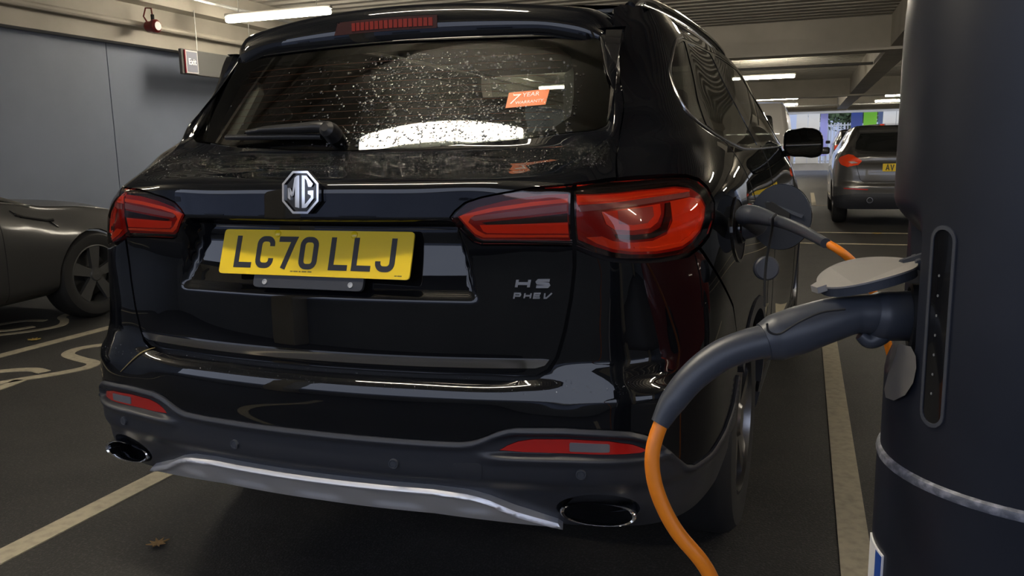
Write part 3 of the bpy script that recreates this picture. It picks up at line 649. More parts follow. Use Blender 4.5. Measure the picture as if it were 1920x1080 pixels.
# ---- tail lamps
def lamp_set(sg):
    m_ = lambda q: [(sg*a, b) for a, b in q]
    # inner lamp on the tailgate
    a = patch('tail_lamp', m_(LIN), GLOSSBLACK, body, suv, step=(.02, .01), off=-.016, gap=.002, thick=.02)
    patch('red_field', m_([(.376, 1.063), (.42, 1.083), (.48, 1.097), (.55, 1.108), (.622, 1.112), (.622, 1.004), (.50, 1.006), (.428, 1.006), (.412, 1.014)]), REDDARK, body, a, step=(.02, .01), off=-.012, thick=.002)
    patch('light_guide', m_([(.380, 1.064), (.392, 1.069), (.45, 1.082), (.54, 1.094), (.620, 1.101), (.620, 1.092), (.54, 1.085), (.46, 1.075), (.414, 1.066), (.404, 1.058), (.400, 1.05), (.42, 1.030), (.436, 1.020), (.52, 1.0185), (.620, 1.0175), (.620, 1.0125), (.52, 1.0130), (.430, 1.0125), (.413, 1.022)]), REDBRIGHT, body, a, step=(.02, .006), off=-.0095, thick=.002)
    patch('pale_bar', m_([(.404, 1.0595), (.412, 1.064), (.50, 1.0745), (.618, 1.088), (.618, 1.0735), (.50, 1.062), (.415, 1.0535)]), LAMPBAR, body, a, step=(.02, .006), off=-.0085, thick=.002)
    patch('dark_slot', m_([(.43, 1.049), (.52, 1.058), (.62, 1.069), (.62, 1.049), (.52, 1.046), (.44, 1.044)]), LAMPBLACK, body, a, step=(.02, .006), off=-.010, thick=.002)
    patch('lower_lens', m_([(.425, 1.0425), (.52, 1.0445), (.62, 1.047), (.62, 1.021), (.52, 1.022), (.44, 1.0235), (.432, 1.028)]), RED, body, a, step=(.02, .006), off=-.011, thick=.002)
    patch('outer_lens', m_(LIN), LENS, body, a, step=(.016, .008), off=.0, gap=.0025, thick=.004)
    # outer lamp on the quarter panel
    a = patch('tail_lamp', m_(LOUT), GLOSSBLACK, body, suv, step=(.02, .01), off=-.018, gap=.002, thick=.02)
    patch('red_field', m_([(.640, 1.112), (.72, 1.117), (.83, 1.120), (.98, 1.121), (1.05, 1.112), (1.092, 1.094), (1.118, 1.066), (1.104, 1.034), (1.072, 1.004), (1.026, .985), (.978, .973), (.88, .970), (.79, .974), (.73, .981), (.68, .993), (.640, 1.006)]), REDDARK, body, a, step=(.02, .01), off=-.014, thick=.002)
    patch('upper_lens', m_([(.642, 1.108), (.72, 1.113), (.83, 1.116), (.97, 1.1165), (1.04, 1.108), (1.035, 1.104), (.93, 1.102), (.82, 1.0975), (.72, 1.0915), (.642, 1.087)]), RED, body, a, step=(.02, .006), off=-.012, thick=.002)
    patch('light_guide', m_([(.645, 1.0985), (.74, 1.105), (.86, 1.1085), (.99, 1.1095), (.99, 1.1055), (.86, 1.1035), (.74, 1.0985), (.645, 1.0925)]), REDBRIGHT, body, a, step=(.02, .006), off=-.0105, thick=.002)
    patch('pale_bar', m_([(.646, 1.0855), (.74, 1.0925), (.83, 1.0975), (.93, 1.101), (1.03, 1.104), (1.03, 1.0925), (.93, 1.089), (.83, 1.0845), (.74, 1.079), (.646, 1.0715)]), LAMPBAR, body, a, step=(.02, .006), off=-.0095, thick=.002)
    # sweeping side bowl
    patch('side_lens', m_([(.945, 1.087), (1.03, 1.091), (1.085, 1.084), (1.106, 1.062), (1.094, 1.036), (1.066, 1.010), (1.022, .992), (.976, .980), (.88, .976), (.79, .980), (.73, .988), (.685, 1.000), (.66, 1.012), (.70, 1.016), (.73, 1.006), (.80, 1.000), (.87, 1.000), (.92, 1.012), (.945, 1.04)]), mat('lamp_amber_red', (.86, .085, .014), .28), body, a, step=(.02, .008), off=-.0115, thick=.002)
    patch('dark_slot', m_([(.925, 1.083), (.943, 1.084), (.938, 1.05), (.918, 1.018), (.868, 1.006), (.80, 1.006), (.74, 1.012), (.735, 1.021), (.80, 1.017), (.862, 1.018), (.90, 1.030), (.917, 1.055)]), LAMPBLACK, body, a, step=(.02, .006), off=-.0095, thick=.002)
    patch('centre_lens', m_([(.70, 1.071), (.80, 1.079), (.905, 1.084), (.903, 1.06), (.888, 1.041), (.86, 1.029), (.80, 1.027), (.735, 1.031), (.712, 1.043)]), RED, body, a, step=(.02, .006), off=-.011, thick=.002)
    patch('inner_lens', m_([(.745, 1.073), (.80, 1.0765), (.875, 1.0795), (.875, 1.056), (.85, 1.041), (.80, 1.039), (.75, 1.043)]), mat('lamp_pink', (.42, .10, .10), .3), body, a, step=(.02, .006), off=-.010, thick=.002)
    patch('rim_guide', m_([(1.060, 1.078), (1.066, 1.079), (1.086, 1.060), (1.076, 1.036), (1.052, 1.013), (1.012, .997), (.972, .987), (.88, .983), (.80, .987), (.80, .991), (.88, .987), (.970, .991), (1.007, 1.001), (1.045, 1.017), (1.068, 1.038), (1.078, 1.059)]), REDBRIGHT, body, a, step=(.012, .006), off=-.0095, thick=.002)
    patch('outer_lens', m_(LOUT), LENS, body, a, step=(.014, .007), off=.0, gap=.0025, thick=.004)
lamp_set(1); lamp_set(-1)
# ---- rear window
_a = (ZG > 1.26) & (ZG < 1.46); GL_K, GL_C = np.polyfit(ZG[_a], G[_a, 0, 1], 1)
_p = body(np.array([.62]), np.array([1.36]))[0][0]; GL_B = (_p[1]-(GL_K*1.36+GL_C))/_p[0]**2
def glass_ev(s, z):
    "clean single-curved pane"
    P, n = body(s, z); P = P.copy(); P[..., 1] = GL_K*z+GL_C+GL_B*P[..., 0]**2
    n = np.stack([2*GL_B*P[..., 0], -np.ones_like(P[..., 0]), GL_K*np.ones_like(P[..., 0])], -1); return P, n/np.linalg.norm(n, axis=-1, keepdims=True)
rw = patch('rear_window', glass_out, GLASS, glass_ev, suv, step=(.02, .01), off=-.002, gap=.003, thick=.003)
# black printed border of the glass
glass_in = mirror([(0, 1.232), (.20, 1.236), (.42, 1.251), (.50, 1.262), (.535, 1.29), (.533, 1.34), (.523, 1.40), (.51, 1.442), (.47, 1.468), (0, 1.478)])
patch('dark_border', glass_out, GLOSSBLACK, glass_ev, rw, holes=[glass_in], step=(.02, .01), off=-.006, gap=.003, thick=.001)
# heating wires
hb = MB()
for k in range(11):
    zc = 1.262+k*.019
    ss = np.linspace(-.50+.004*k*.3, .50-.004*k*.3, 30); P1, n1 = glass_ev(ss, np.full(30, zc+.0006)); P2, n2 = glass_ev(ss, np.full(30, zc-.0006)); P1 = P1-n1*.0045; P2 = P2-n2*.0045
    hb.add(list(P1)+list(P2), [(i, i+1, 30+i+1, 30+i) for i in range(29)])
ho = hb.build('heating_wires', mat('heater_wire', (.20, .05, .018), .5), rw); tag(ho, kind='stuff')
# orange sticker inside the glass
def on_glass(u, v, off):
    P, n = body(u, v); return P+n*np.reshape(off, (-1, 1))
STK = [(.374, 1.3095), (.374, 1.348), (.475, 1.356), (.472, 1.316)]
stk = patch('sticker', STK, mat('sticker_orange', (.80, .21, .075), .5), glass_ev, rw, step=(.02, .01), off=.0012, thick=.001)
def sticker_text(txt, s0, z0, size, shear=.0):
    v, f = text_mesh(txt, size); v2 = [(p[0], p[1]) for p in v]
    fn = lambda a, b_, h: (lambda P, n: tuple(P[0]+n[0]*(.0016+h)))(*glass_ev(np.array([s0+a+shear*b_]), np.array([z0+b_*.83+a*.075])))
    V, Fq = solid_from_flat(v2, f, fn, .0004); MB().add(V, Fq).build('lettering', mat('sticker_white', (.85, .78, .72), .5), stk, smooth=False)
sticker_text('7', .392, 1.330, .042, .25); sticker_text('YEAR', .430, 1.342, .018); sticker_text('WARRANTY', .430, 1.3235, .0125)
for sg in (1, -1):
    patch('side_fin', [(sg*a, b) for a, b in [(.643, 1.272), (.630, 1.30), (.615, 1.37), (.600, 1.43), (.578, 1.472), (.575, 1.50), (.618, 1.50), (.628, 1.44), (.641, 1.37), (.655, 1.29)]], GLOSSBLACK, body, suv, step=(.012, .012), thick=.02, offfn=lambda s, z: .004+.010*sm(z, 1.40, 1.49))
# pale trim of the rear pillars inside, wiper
for sg in (1, -1):
    patch('pillar_trim', [(sg*a, b) for a, b in [(.555, 1.25), (.53, 1.262), (.512, 1.34), (.497, 1.43), (.53, 1.46), (.60, 1.45), (.625, 1.32), (.62, 1.26)]], TRIM, body, suv, step=(.03, .02), off=-.055, thick=.02)
wip = empty('wiper', (0, 0, 0)); wip.parent = suv; wip.location = (0, -2.1, 0)
def glass_pt(u, v, off):
    "point on the rear glass under a place of the photograph, lifted by off"
    d = (u-960)/F_PX*RIGHT+(v-540)/F_PX*DOWN+FWD; t = 2.0
    for i in range(40):
        P = CAM+t*d; zz = np.clip(P[2], .9, 1.5); Q = np.interp(0, [0], [0]); Yg = np.interp(zz, ZG, G[:, 0, 1])+.2*P[0]**2-off*.8
        t += (Yg-P[1])/d[1]*.9
    return CAM+t*d
WM = mat('wiper_black', (.012, .012, .013), .35); 
arm = smooth_path([glass_pt(624, 245, .030), glass_pt(600, 238, .045), glass_pt(560, 240, .042), glass_pt(500, 243, .036), glass_pt(462, 248, .030)], 24)
# one assembly: pivot, arm and blade
def tube_w(name, pts, r, **k): return MB().tube(pts, r, 12, **k).build(name, WM, wip)
tube_w('arm', arm, np.interp(np.linspace(0, 1, len(arm)), [0, .15, .6, 1], [.020, .017, .012, .006]))
bl = smooth_path([glass_pt(603, 256, .018), glass_pt(540, 256, .016), glass_pt(470, 257, .014), glass_pt(424, 258, .010)], 20)
tube_w('blade', bl, .008); pv = glass_pt(622, 249, .02)
tube_w('pivot_cap', [pv+np.array((-.004, .03, -.02)), pv+np.array((0, -.004, .002)), pv+np.array((0, -.026, .010)), pv+np.array((0, -.034, .013))], [.024, .024, .021, .010])
# ---- rear spoiler
def spoiler():
    xs = np.linspace(-.598, .598, 73); n = 0; V = []; sec = None
    for x in xs:
        a = abs(x); k = sm(np.array([a]), .40, .60)[0]; kk = max(0, (a-.52)/.08)
        zb = 1.492-.035*k; zt = 1.600-.030*(a/.5)**2-.004*sm(np.array([a]), .46, .60)[0]-.05*max(0, (a-.50)/.098)**2.5
        yl = .268+.27*x*x+.035*kk**2
        h = zt-zb
        ring = [(yl+.085+.03*k, zb+.004), (yl+.02, zb-.001), (yl+.006, zb+.003), (yl, zb+.014), (yl-.003, zb+.45*h), (yl+.004, zb+.80*h), (yl+.014, zt-.007), (yl+.030, zt), (yl+.11, zt+.012), (yl+.24, zt+.020), (yl+.40, zt+.026), (yl+.44, zt-.03), (yl+.12, zb+.02)]
        V += [(x, y, z) for y, z in ring]; sec = len(ring)
    f = []
    for i in range(len(xs)-1):
        for k in range(sec): f.append((i*sec+k, i*sec+(k+1) % sec, (i+1)*sec+(k+1) % sec, (i+1)*sec+k))
    f += [list(range(sec))[::-1], [(len(xs)-1)*sec+k for k in range(sec)]]
    o = obj('spoiler', V, f, PAINT, suv); sharp(o, 60); return o
sp = spoiler()
# high brake lamp let into the spoiler face
def spoiler_face(x, t):
    a = abs(x); k = float(sm(np.array([a]), .40, .60)[0]); zb = 1.492-.035*k; zt = 1.600-.030*(a/.5)**2; return np.array([x, .268+.27*x*x-.003+.008*max(0, t-.5), zb+t*(zt-zb)])
def face_patch(name, x0, x1, t0, t1, lift, m, parent, slant=.02, thick=.004):
    n = 24; xs = np.linspace(x0, x1, n); A = [spoiler_face(x+(slant if x0 < 0 and i == 0 else 0), t1)+np.array([0, -lift, 0]) for i, x in enumerate(xs)]; B = [spoiler_face(x, t0)+np.array([0, -lift, 0]) for x in xs]
    v = A+B+[p+np.array([0, thick, 0]) for p in A+B]; f = [(i, n+i, n+i+1, i+1) for i in range(n-1)]+[(2*n+i, i, i+1, 2*n+i+1) for i in range(n-1)]+[(n+i, 3*n+i, 3*n+i+1, n+i+1) for i in range(n-1)]+[(0, 2*n, 3*n, n), (n-1, 2*n-1, 4*n-1, 3*n-1)]
    return sharp(obj(name, v, f, m, parent), 50)
bl_ = face_patch('high_brake_lamp', -.165, .15, .36, .68, .002, mat('brake_smoked', (.020, .004, .003), .45, spec=.2), sp)
for k in range(17):
    x = -.105+k*.0145; face_patch('lamp_cell', x, x+.011, .42, .62, .0035, mat('brake_cell', (.11, .007, .004), .5, spec=.2), bl_, slant=0, thick=.002)
# ---- roof and rails
def roof():
    xs = np.linspace(-.63, .63, 27); ys_ = np.linspace(.62, 2.45, 30); V = []
    for y in ys_:
        for x in xs:
            e = (x/.63)**2; V.append((x, y, 1.606+.022*math.sin((y-.6)/1.9*math.pi)+.024*(1-e)-.012*e**4))
    n = len(xs); f = [(j*n+i, j*n+i+1, (j+1)*n+i+1, (j+1)*n+i) for j in range(len(ys_)-1) for i in range(n-1)]
    return obj('roof', V, f, PAINT, suv)
rf = roof()
for sg in (1, -1):
    P = smooth_path([(sg*.585, .60, 1.60), (sg*.588, .66, 1.622), (sg*.594, .78, 1.640), (sg*.605, 1.2, 1.655), (sg*.610, 1.8, 1.657), (sg*.60, 2.3, 1.645), (sg*.59, 2.42, 1.62)], 50)
    MB().tube(P, .017, 10, flat=.8).build('roof_rail', GLOSSBLACK, suv)
# ---- sides
def arch(c_, r, a0, a1, n=26, zc=.362):
    return [(c_+r*math.cos(math.radians(t)), zc+r*math.sin(math.radians(t))) for t in np.linspace(a0, a1, n)]
SR, SF = 1.675, 4.395
WIN = [(1.232, 1.385), (1.226, 1.350), (1.236, 1.322), (1.262, 1.298), (1.336, 1.271), (1.516, 1.229), (1.736, 1.205), (1.976, 1.198), (2.6, 1.200), (3.2, 1.205), (3.78, 1.212), (3.66, 1.28), (3.46, 1.42), (3.25, 1.54), (3.12, 1.562), (2.6, 1.572), (2.0, 1.560), (1.66, 1.540), (1.50, 1.517), (1.40, 1.487), (1.31, 1.443), (1.25, 1.41)]
side_out = [(1.32, .655)]+arch(SR, .385, 130, 6)+[(2.06, .335), (3.99, .335)]+arch(SF, .385, 174, 10)+[(4.80, .38), (5.2, .36), (5.915, .36), (5.915, 1.02), (5.2, 1.03), (4.4, 1.06), (4.02, 1.135), (3.86, 1.25), (3.62, 1.42), (3.42, 1.54), (3.32, 1.605), (2.0, 1.605), (1.2, 1.605), (.95, 1.60), (.875, 1.585), (.855, 1.54), (.851, 1.50), (.844, 1.43), (.824, 1.37), (.797, 1.306), (.774, 1.22), (.763, 1.16), (.757, 1.1395), (.829, 1.1415), (.96, 1.143), (1.025, 1.1405), (1.078, 1.13), (1.116, 1.109), (1.147, 1.069), (1.132, 1.027), (1.092, .990), (1.042, .970), (1.106, .916), (1.251, .80)]
PANES = {'quarter_pane': [(1.246, 1.380), (1.240, 1.350), (1.250, 1.328), (1.275, 1.307), (1.345, 1.281), (1.435, 1.262), (1.52, 1.345), (1.62, 1.44), (1.70, 1.532), (1.66, 1.530), (1.505, 1.507), (1.41, 1.478), (1.32, 1.435), (1.262, 1.402)],
 'rear_door_pane': [(1.50, 1.247), (1.74, 1.216), (1.98, 1.209), (2.30, 1.209), (2.33, 1.555), (2.0, 1.549), (1.78, 1.535), (1.66, 1.41)],
 'front_door_pane': [(2.44, 1.21), (3.2, 1.216), (3.72, 1.224), (3.6, 1.30), (3.42, 1.42), (3.22, 1.528), (3.1, 1.55), (2.6, 1.56), (2.46, 1.557)]}
for sg in (1, -1):
    m_ = lambda q: [(sg*a, b) for a, b in q]
    sd = patch('side_panel', m_(side_out), PAINT, body, suv, holes=[m_(WIN)], step=(.030, .010), gap=.0012)
    # door shut lines are cut as thin raised-edge gaps: dark recessed beads
    for P_ in ([(1.44, 1.262), (1.50, 1.235), (1.60, 1.16), (1.72, 1.05), (1.86, .95), (2.03, .80), (2.05, .45)], [(2.385, 1.205), (2.40, 1.0), (2.41, .5), (2.41, .35)], [(3.74, 1.18), (3.80, 1.0), (3.80, .7), (3.80, .35)]):
        Q = smooth_path([np.r_[p, 0] for p in P_], 40); A_, n_ = body(sg*Q[:, 0], Q[:, 1]); MB().tube(A_-n_*.0008, .0022, 6).build('door_shut_line', BLACK, sd)
    for nm, q in PANES.items(): patch(nm, m_(q), DARKGLASS if nm != 'quarter_pane' else GLASS, body, suv, step=(.04, .02), off=-.003, thick=.004)
    patch('window_surround', m_(WIN), GLOSSBLACK, body, suv, holes=[m_(q) for q in PANES.values()], step=(.04, .015), off=-.001, thick=.006, gap=.001)
    Q = np.array(WIN[::-1]+[WIN[-1]]); low = [(1.66, 1.543), (1.50, 1.520), (1.40, 1.490), (1.31, 1.447)]+[(1.25, 1.413), (1.231, 1.385), (1.225, 1.350), (1.235, 1.320), (1.261, 1.296), (1.336, 1.268), (1.516, 1.2265), (1.736, 1.202), (1.976, 1.195), (2.6, 1.197), (3.2, 1.202), (3.8, 1.209)]
    Q = smooth_path([np.r_[p, 0] for p in low], 120); A_, n_ = body(sg*Q[:, 0], Q[:, 1]); MB().tube(A_+n_*.001, .0042, 8).build('window_trim', mat('trim_chrome', (.45, .45, .46), .25, metal=1), suv)
    # dark sill and arch lips
    patch('sill_cladding', m_([(2.07, .255), (3.98, .255), (3.98, .333), (2.07, .333)]), PLASTIC, body, suv, step=(.06, .02), off=.006, thick=.02)
    for c_, a0, a1 in ((SR, 141, 4), (SF, 176, 8)):
        q = arch(c_, .384, a0, a1)+arch(c_, .345, a1, a0)
        patch('arch_cladding', m_(q), PLASTIC, body, suv, step=(.02, .012), off=.005, thick=.03)
# ---- windscreen, bonnet
ws = []
for t in np.linspace(0, 1, 12):
    for x in np.linspace(-1, 1, 15):
        hw = .80*(1-t)+.60*t; ws.append((x*hw, 3.12-.70*t-.10*(1-t)*x*x-.06*t*x*x, 1.12+.49*t-.02*x*x))
obj('windscreen', ws, [(j*15+i, j*15+i+1, (j+1)*15+i+1, (j+1)*15+i) for j in range(11) for i in range(14)], glass_mat('windscreen_glass', (.75, .78, .75)), suv)
bn_ = []
for t in np.linspace(0, 1, 14):
    for x in np.linspace(-1, 1, 15):
        hw = .86*(1-t)+.66*t; bn_.append((x*hw, 3.08+1.06*t-.22*t*x*x, 1.135-.10*t**1.6-.03*x*x))
obj('bonnet', bn_, [(j*15+i, j*15+i+1, (j+1)*15+i+1, (j+1)*15+i) for j in range(13) for i in range(14)], PAINT, suv)
# ---- door mirrors
for sg in (1, -1):
    mm = MB(); rings = []; n = 28; outl = []
    for k in range(n):
        t = 2*math.pi*k/n; ct, st = math.cos(t), math.sin(t); e = .55
        outl.append((.100*abs(ct)**e*(1 if ct > 0 else -1), .062*abs(st)**e*(1 if st > 0 else -1)-.010*ct))
    prof = [(0, .90), (.0, .96), (.01, 1.0), (.03, 1.0), (.07, .93), (.10, .75), (.118, .45), (.122, .05)]
    MT = lambda a, h, z_: (sg*(.974+a*.94), 2.50+h-a*.33, 1.213+(z_-1.213)*1.12)
    v = [MT(a*r-.10*h, h, 1.213+b_*r*(1.12 if a > 0 else 1.0)*(1-.9*(a+.09)*(b_ < 0))) for h, r in prof for a, b_ in outl]
    f = [(i*n+k, i*n+(k+1) % n, (i+1)*n+(k+1) % n, (i+1)*n+k) for i in range(len(prof)-1) for k in range(n)]
    mo = MB().add(v, f+[[(len(prof)-1)*n+k for k in range(n)]]).build('door_mirror', PAINT, suv)
    g = [MT(a*.88, -.0005-.012*b_, 1.213+b_*.88*(1.12 if a > 0 else 1.0)*(1-.9*(a+.09)*(b_ < 0))) for a, b_ in outl]; MB().add(g+[(p[0], p[1]+.004, p[2]) for p in g], [list(range(n)), [n+k for k in range(n)][::-1]]+[(k, (k+1) % n, n+(k+1) % n, n+k) for k in range(n)]).build('mirror_glass', mat('mirror_silver', (.55, .57, .58), .03, metal=1), mo)
    MB().tube([(sg*.82, 2.60, 1.16), (sg*.87, 2.58, 1.165), (sg*.92, 2.57, 1.17), (sg*.94, 2.57, 1.185)], [.026, .022, .022, .02], 10, flat=.7).build('mirror_arm', BLACK, mo)
# ---- wheels
def wheel(parent, c, sg, r=.352, wdt=.235, spokes=5, rim=.235, alloy=ALLOY, full=True):
    e = bpy.data.objects.new('wheel', None); e.empty_display_size = .05; link(e, parent); off = loc_in(parent); e.location = Vector(c)-off
    X = lambda h: sg*h
    prof = [(rim-.005, -wdt/2+.01), (rim+.03, -wdt/2), (r-.03, -wdt/2+.006), (r-.006, -wdt/2+.03), (r, -wdt/2+.06), (r, wdt/2-.06), (r-.006, wdt/2-.03), (r-.03, wdt/2-.006), (rim+.03, wdt/2), (rim-.005, wdt/2-.01)]
    MB().lathe([(a, X(b)) for a, b in prof], c, 'x', 48).build('tyre', TYRE, e)
    rimp = [(rim-.002, wdt/2-.012), (rim-.014, wdt/2-.008), (rim-.02, wdt/2-.03), (rim-.03, -wdt/2+.03), (rim, -wdt/2+.012)]
    MB().lathe([(a, X(b)) for a, b in rimp], c, 'x', 40).build('rim', alloy, e)
    MB().lathe([(0, X(.02)), (rim*.72, X(.02)), (rim*.74, X(-.01)), (0, X(-.01))], c, 'x', 32).build('brake_disc', mat('brake_disc', (.12, .12, .12), .4, metal=.8), e)
    b = MB()
    for k in range(spokes):
        t0 = 2*math.pi*k/spokes+.3
        for dt in ((-.14, .14) if full else (0,)):
            t = t0+dt; d = np.array([0, math.cos(t), math.sin(t)]); q = np.array([0, -math.sin(t), math.cos(t)]); w0 = .028; w1 = .022 if full else .05
            A = np.array(c)+np.array([X(wdt/2-.025), 0, 0])+d*.03; B = np.array(c)+np.array([X(wdt/2-.018), 0, 0])+d*(rim-.012); dd = np.array([X(-.03), 0, 0])
            v = [A-q*w0, A+q*w0, B+q*w1, B-q*w1]; v += [p+dd for p in v]; b.add(v, [(0, 1, 2, 3), (7, 6, 5, 4), (0, 4, 5, 1), (1, 5, 6, 2), (2, 6, 7, 3), (3, 7, 4, 0)])
    b.lathe([(0, X(wdt/2-.012)), (.045, X(wdt/2-.014)), (.06, X(wdt/2-.03)), (.06, X(0))], c, 'x', 20)
    b.build('spokes', alloy, e)
    return e
for y in (.78, 3.50):
    for sg in (1, -1): wheel(suv, (sg*.80, y, .352), sg)
# ---- under body and cabin
MB().rbox((0, 2.1, .40), (1.45, 3.7, .26), .06).build('underbody', BLACK, suv)
cab = MB().rbox((0, 1.55, .75), (1.5, 2.7, .06), .02); cab.rbox((0, .45, .98), (1.15, .55, .04), .01)
cab.build('cabin_floor', BLACK, suv)
def seat(name, x, y, wd, zt, tilt=.25):
    b = MB(); R3 = Matrix.Rotation(-tilt, 3, 'X'); b.rbox((x, y, (zt+.62)/2), (wd, .13, zt-.62), .05, 3, R3)
    return b
for x, wd in ((-.36, .56), (.0, .26), (.37, .56)):
    s_ = seat('x', x, 1.12, wd, 1.20).build('rear_seat', SEAT, suv)
    MB().rbox((x, 1.045, 1.265), (.24 if wd > .3 else .20, .09, .13), .035).build('headrest', SEAT, s_)
for x in (-.38, .38):
    s_ = seat('x', x, 2.05, .52, 1.28).build('front_seat', SEAT, suv)
    MB().rbox((x, 1.93, 1.37), (.27, .10, .18), .04).build('headrest', SEAT, s_)
MB().rbox((0, 2.9, .98), (1.4, .45, .30), .08).build('dashboard', SEAT, suv)
MB().rbox((0, 1.5, 1.603), (1.12, 1.7, .012), .005).build('headlining', mat('headlining', (.25, .24, .22), .9), suv)
# ---- number plate
pl = empty('number_plate', (0, 0, 0)); pl.parent = suv; pl.location = (0, -2.1, 0)
PT = .357; PC = np.array([.003, -.1424, .9747]); PU = np.array([0, math.sin(PT), math.cos(PT)]); PN = np.array([0, -math.cos(PT), math.sin(PT)])
def plate_pt(x, z, h): return tuple(PC+np.array([x, 0, 0])+PU*z+PN*h)
def rrect(w_, h_, r, k=5):
    return [tuple(p) for p in rounded([(-w_, -h_), (w_, -h_), (w_, h_), (-w_, h_)], r, k)]
R0 = rrect(.26, .0555, .010); V, Fq = solid_from_flat(R0, [list(range(len(R0)))], lambda x, z, h: plate_pt(x, z, h-.004), .004); MB().add(V, Fq).build('plate', YELLOW, pl, smooth=False)
CH, CW, SW = .079, .050, .0135
def glyph(ch):
    h, w_ = CH-SW, CW-SW; q = []
    def arc(cx, cz, r, a0, a1, n=6): return [(cx+r*math.cos(math.radians(t)), cz+r*math.sin(math.radians(t))) for t in np.linspace(a0, a1, n)]
    r = .014; x0, x1, z0, z1 = -w_/2, w_/2, -h/2, h/2
    if ch == 'L': return [([(x0, z1+SW/2), (x0, z0), (x1+SW/2, z0)], False)]
    if ch == 'C': return [([(x1, z1-.018)]+arc(x1-r, z1-r, r, 0, 90)+arc(x0+r, z1-r, r, 90, 180)+arc(x0+r, z0+r, r, 180, 270)+arc(x1-r, z0+r, r, 270, 360)+[(x1, z0+.018)], False)]
    if ch == '0': return [(arc(x1-r, z1-r, r, 0, 90)+arc(x0+r, z1-r, r, 90, 180)+arc(x0+r, z0+r, r, 180, 270)+arc(x1-r, z0+r, r, 270, 360), True)]
    if ch == '7': return [([(x0-SW/2, z1), (x1, z1), (x1-.004, z1-.010), (x0+.012, z0-SW/2)], False)]
    if ch == 'J': return [([(x1, z1+SW/2)]+arc(x1-r, z0+r, r, 0, -90)+arc(x0+r, z0+r, r, 270, 180)+[(x0, z0+.018)], False)]
x = -.219+CW/2
for i, ch in enumerate('LC70 LLJ'):
    if ch == ' ': x += .033-.011; continue
    b = MB()
    for path, cl in glyph(ch):
        v, f = stroke2d(path, SW, cl); V, Fq = solid_from_flat([(p[0]+x, p[1]+.0) for p in v], f, lambda a, c_, h: plate_pt(a, c_, h), .0008); b.add(V, Fq)
    b.build('character', INK, pl, smooth=False); x += CW+.011
for words, zz, hh in (([(-.055, .007), (-.046, .012), (-.031, .005), (-.023, .013), (-.007, .011)], -.0465, .0030), ([(.222, .006), (.2295, .011)], -.0490, .0026)):
    b = MB()                      # maker's imprint, too small to read
    for x0, wd in words:
        V, Fq = solid_from_flat([(x0, zz), (x0+wd, zz), (x0+wd, zz+hh), (x0, zz+hh)], [[0, 1, 2, 3]], lambda a, c_, h: plate_pt(a, c_, h), .0004); b.add(V, Fq)
    b.build('small_print', mat('imprint', (.16, .12, .01), .5), pl, smooth=False)
for xx in (-.105, .105):
    b = MB().lathe([(0, .004), (.006, .0035), (.0085, .002), (.009, 0)], n=16); R3 = Matrix((( 1, 0, 0), (0, PU[1], PN[1]), (0, PU[2], PN[2]))); b.v = [tuple(R3 @ Vector(p)+Vector(plate_pt(xx, .046, 0))) for p in b.v]; b.build('screw_cap', YELLOW, pl)
# black holder that shows below the plate
R1 = [tuple(p) for p in rounded([(-.158, -.085), (.142, -.085), (.142, .045), (-.158, .045)], .012, 4)]
V, Fq = solid_from_flat(R1, [list(range(len(R1)))], lambda x_, z_, h: plate_pt(x_, z_, h-.013), .008); ph = MB().add(V, Fq).build('plate_holder', PLASTIC, pl, smooth=False)
for xx in (-.125, .11):
    b = MB().lathe([(0, .001), (.004, .001), (.0045, .0022), (.0065, .0022), (.0068, -.001)], n=16); b.v = [tuple(R3 @ Vector(p)+Vector(plate_pt(xx, -.072, -.005))) for p in b.v]; b.build('screw', STEEL, pl)
# ---- octagonal badge with its letters
bg_ = empty('badge', (0, 0, 0)); bg_.parent = suv; bg_.location = (0, -2.1, 0)
zb_ = 1.118; P_, n_ = body(np.array([.0]), np.array([zb_])); BP = P_[0]+np.array([.006, 0, 0]); BN = np.array([0, -.9945, .105]); BU = np.array([0, .105, .9945])
def badge_pt(x_, z_, h): return tuple(BP+np.array([x_, 0, 0])+BU*z_+BN*(h+.004))
oc = lambda r, sx_=1.0: [(r*sx_*math.cos(math.pi/8+k*math.pi/4)/math.cos(math.pi/8), r*math.sin(math.pi/8+k*math.pi/4)/math.cos(math.pi/8)) for k in range(8)]
V, Fq = solid_from_flat(oc(.0465), [list(range(8))], badge_pt, .006); MB().add(V, Fq).build('backing', GLOSSBLACK, bg_, smooth=False)
v, f = stroke2d(oc(.046), .005, True); V, Fq = solid_from_flat(v, f, badge_pt, .012); MB().add(V, Fq).build('rim', CHROME, bg_, smooth=False)
def blet(polys):
    b = MB()
    for q in polys:
        V, Fq = solid_from_flat(q, [list(range(len(q)))], badge_pt, .0105); b.add(V, Fq)
    b.build('letter', CHROME, bg_, smooth=False)
k_ = .00114
blet([[(-30*k_, -11*k_), (-24*k_, -15*k_), (-24*k_, 9*k_), (-30*k_, 9*k_)], [(-30*k_, 9*k_), (-24*k_, 9*k_), (-16.5*k_, -6*k_), (-21*k_, -9*k_)], [(-21*k_, -9*k_), (-16.5*k_, -6*k_), (-9*k_, 33*k_), (-14*k_, 29*k_)], [(-13*k_, -29*k_), (-3*k_, -31*k_), (-3*k_, 34*k_), (-9*k_, 33*k_), (-13*k_, 12*k_)]])
